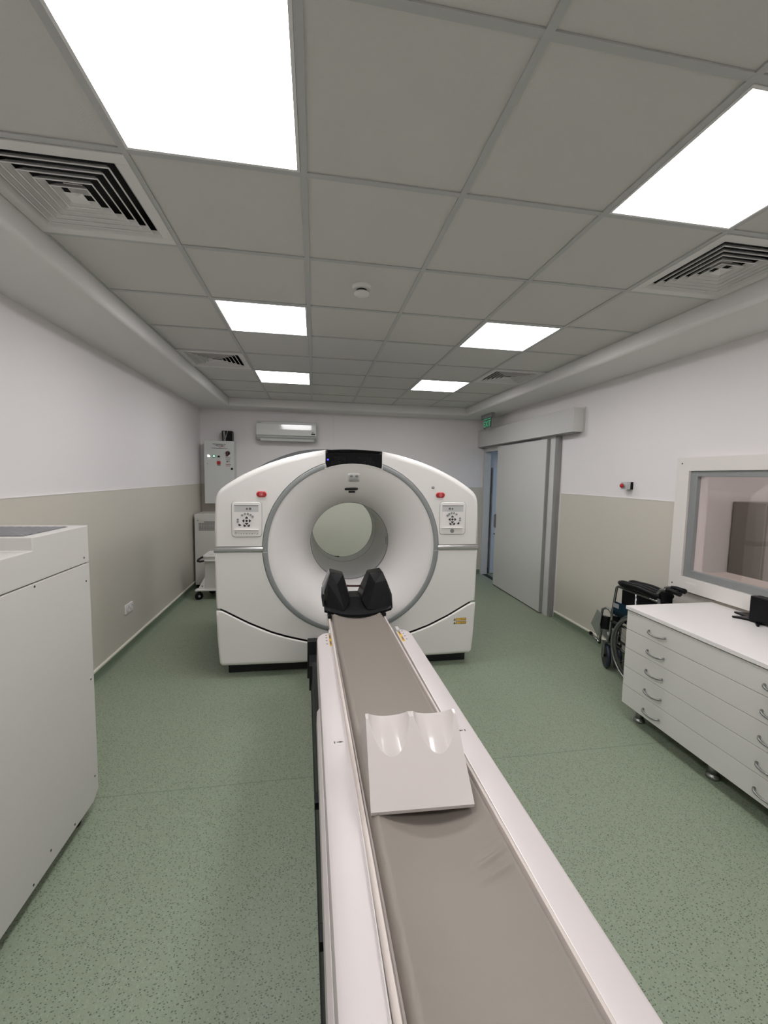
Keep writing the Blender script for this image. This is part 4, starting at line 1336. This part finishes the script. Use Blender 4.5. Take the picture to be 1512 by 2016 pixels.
wheel(3.175, 1.18, .300, .013, GTYRE, SATIN, 28, 'drive_wheel')
MB().tube([(3.135, 1.18 + .262 * cos(2 * pi * i / 40), .301 + .262 * sin(2 * pi * i / 40)) for i in range(40)], .008, 8, True).build('hand_rim', SATIN, wc)
wheel(3.305, 1.18, .300, .013, GTYRE, SATIN, 28, 'drive_wheel')
MB().tube([(3.345, 1.18 + .262 * cos(2 * pi * i / 40), .301 + .262 * sin(2 * pi * i / 40)) for i in range(40)], .008, 8, True).build('hand_rim', SATIN, wc)
for x, yc in ((3.203, 1.580), (3.300, 1.572)):
    R_ = Matrix.Translation((x, yc, 0)) @ Matrix.Rotation(-.42, 4, 'Z')
    r = .107; ty = .017
    wh = MB().lathe([(r - ty * 2, -ty * .7), (r - ty * .6, -ty), (r, 0), (r - ty * .6, ty), (r - ty * 2, ty * .7), (r - ty * 2, -ty * .7)], (0, 0, r + .001), 'x', 48).move(R_).build('caster_wheel', TYRE, wc)
    MB().cyl((-.012, 0, r), (.012, 0, r), r - ty * 2 + .002, 24).cyl((-.024, 0, r), (.024, 0, r), .012, 10).move(R_).build('hub', BLACK, wh)
    fk = MB()
    for e in (-1, 1):
        fk.hull([(e * .029, -.014, .09), (e * .029, .012, .09), (e * .024, -.014, .09), (e * .024, .012, .09), (e * .029, -.03, .235), (e * .029, .02, .235), (e * .024, -.03, .235), (e * .024, .02, .235)])
    fk.box(-.029, .029, -.03, .02, .228, .238)
    fk.move(R_).build('caster_fork', SATIN, wc)
    MB().cyl((x, yc - .012, .236), (x, yc - .012, .33), .017, 14).build('caster_stem', SATIN, wc)
for X_, nm in ((NX, 'near'), (FX2, 'far')):
    b = MB()
    # front upright, curved top, arm rail
    pts = [(X_, 1.545, .24), (X_, 1.530, .46), (X_, 1.510, .62), (X_, 1.492, .735)]
    for i in range(1, 6):
        t_ = pi / 2 * i / 5; pts.append((X_, 1.492 - .03 * (1 - cos(t_)), .735 + .025 * sin(t_)))
    pts += [(X_, 1.30, .757), (X_, 1.139, .757), (X_, 1.04, .757)]
    b.tube(pts, .0110, 10)
    b.tube([(X_, 1.535, .44), (X_, 1.30, .44), (X_, 1.04, .44)], .011, 10)
    b.tube([(X_, 1.545, .25), (X_, 1.30, .23), (X_, 1.04, .23)], .011, 10)
    b.tube([(X_, 1.27, .757), (X_, 1.27, .44)], .009, 8)
    b.build('side_frame', CHROME, wc)
    # back upright with push handle
    b = MB(); dy = .03 if nm == 'near' else .09
    b.tube([(X_, 1.04, .23), (X_, 1.045, .55), (X_, 1.045, .76), (X_, 1.035 + dy, .815), (X_, 1.01 + dy, .846), (X_, .965 + dy, .862), (X_, .93 + dy, .864)], .0115, 10)
    b.build('back_tube', SATIN, wc)
    MB().tube([(X_, .955 + dy, .864), (X_, .92 + dy, .866), (X_, .88 + dy, .866), (X_, .842 + dy, .864)], [.015, .018, .017, .019], 10).build('push_grip', BLACK, wc)
    # padded armrest
    b = MB(); pts = []; rr = []
    for i in range(13):
        s_ = i / 12; pts.append((X_ + .005, 1.47 - .43 * s_, .797 - .004 * sin(s_ * 9))); rr.append(.034 * (1 - (2 * s_ - 1) ** 8 * .5))
    b.tube(pts, rr, 12); b.build('armrest_pad', BLACK, wc)
    # skirt guard
    MB().prism([(1.43, .745), (1.43, .60), (1.39, .47), (1.02, .47), (1.02, .745)], 'x', X_ + .004, X_ + .010).build('skirt_guard', BLACK, wc)
# folded seat sling: two sides hanging in a V, teal
b = MB()
rows_ = []
for (y) in (1.515, 1.30, 1.05):
    rows_.append([(NX + .002, y, .625), (NX - .008, y, .56), (NX + .01, y, .50), (NX + .07, y, .485), (FX2 - .01, y, .50), (FX2 + .008, y, .56), (FX2 - .002, y, .625)])
b.grid(rows_, True); sl = b.build('seat_sling', NAVY, wc)
MB().box(NX - .012, NX - .008, 1.44, 1.505, .575, .612).build('care_label', GREYP, wc)
b = MB()
b.grid([[(NX, 1.05, z) for z in (.50, .84)], [(NX + .05, .98, z) for z in (.50, .83)], [(FX2, 1.06, z) for z in (.50, .85)]], True)
b.build('back_sling', BLACK, wc)
# cross brace
MB().tube([(NX, 1.25, .24), (FX2, 1.25, .48)], .010, 8).build('cross_brace', SATIN, wc)
MB().tube([(FX2, 1.22, .24), (NX, 1.22, .48)], .010, 8).build('cross_brace', SATIN, wc)
# foot rests
for X_, dy in ((NX, 0.0), (FX2, .03)):
    b = MB()
    b.tube([(X_, 1.535, .505 + .0), (X_, 1.555, .53), (X_, 1.60, .535), (X_, 1.645, .51), (X_, 1.655, .46), (X_, 1.645, .38), (X_, 1.66 + dy, .20)], .0105, 10)
    b.build('hanger_tube', SATIN, wc)
    MB().prism([(1.57, .46), (1.64, .45), (1.66, .37), (1.64, .33), (1.55, .35)], 'x', X_ - .012, X_ + .028).build('calf_bracket', BLACK, wc, .006)
MB().hull([(3.165, 1.63, .47), (3.175, 1.70, .49), (3.175, 1.775, .335), (3.165, 1.655, .245), (3.172, 1.63, .47), (3.182, 1.70, .49), (3.182, 1.775, .335), (3.172, 1.655, .245)]).move(Matrix.Identity(4)).build('footplate', PLATEG, wc, .002)
MB().hull([(3.30, 1.67, .42), (3.31, 1.80, .40), (3.33, 1.82, .20), (3.32, 1.66, .17), (3.307, 1.67, .42), (3.317, 1.80, .40), (3.337, 1.82, .20), (3.327, 1.66, .17)]).build('footplate', PLATEG, wc, .002)
MB().tube([(3.205, 1.68, .185), (3.25, 1.86, .195)], .013, 8).build('heel_bar', CHROME, wc)
MB().tube([(3.25, 1.855, .195), (3.258, 1.885, .197)], .016, 8).build('bar_plug', BLACK, wc)
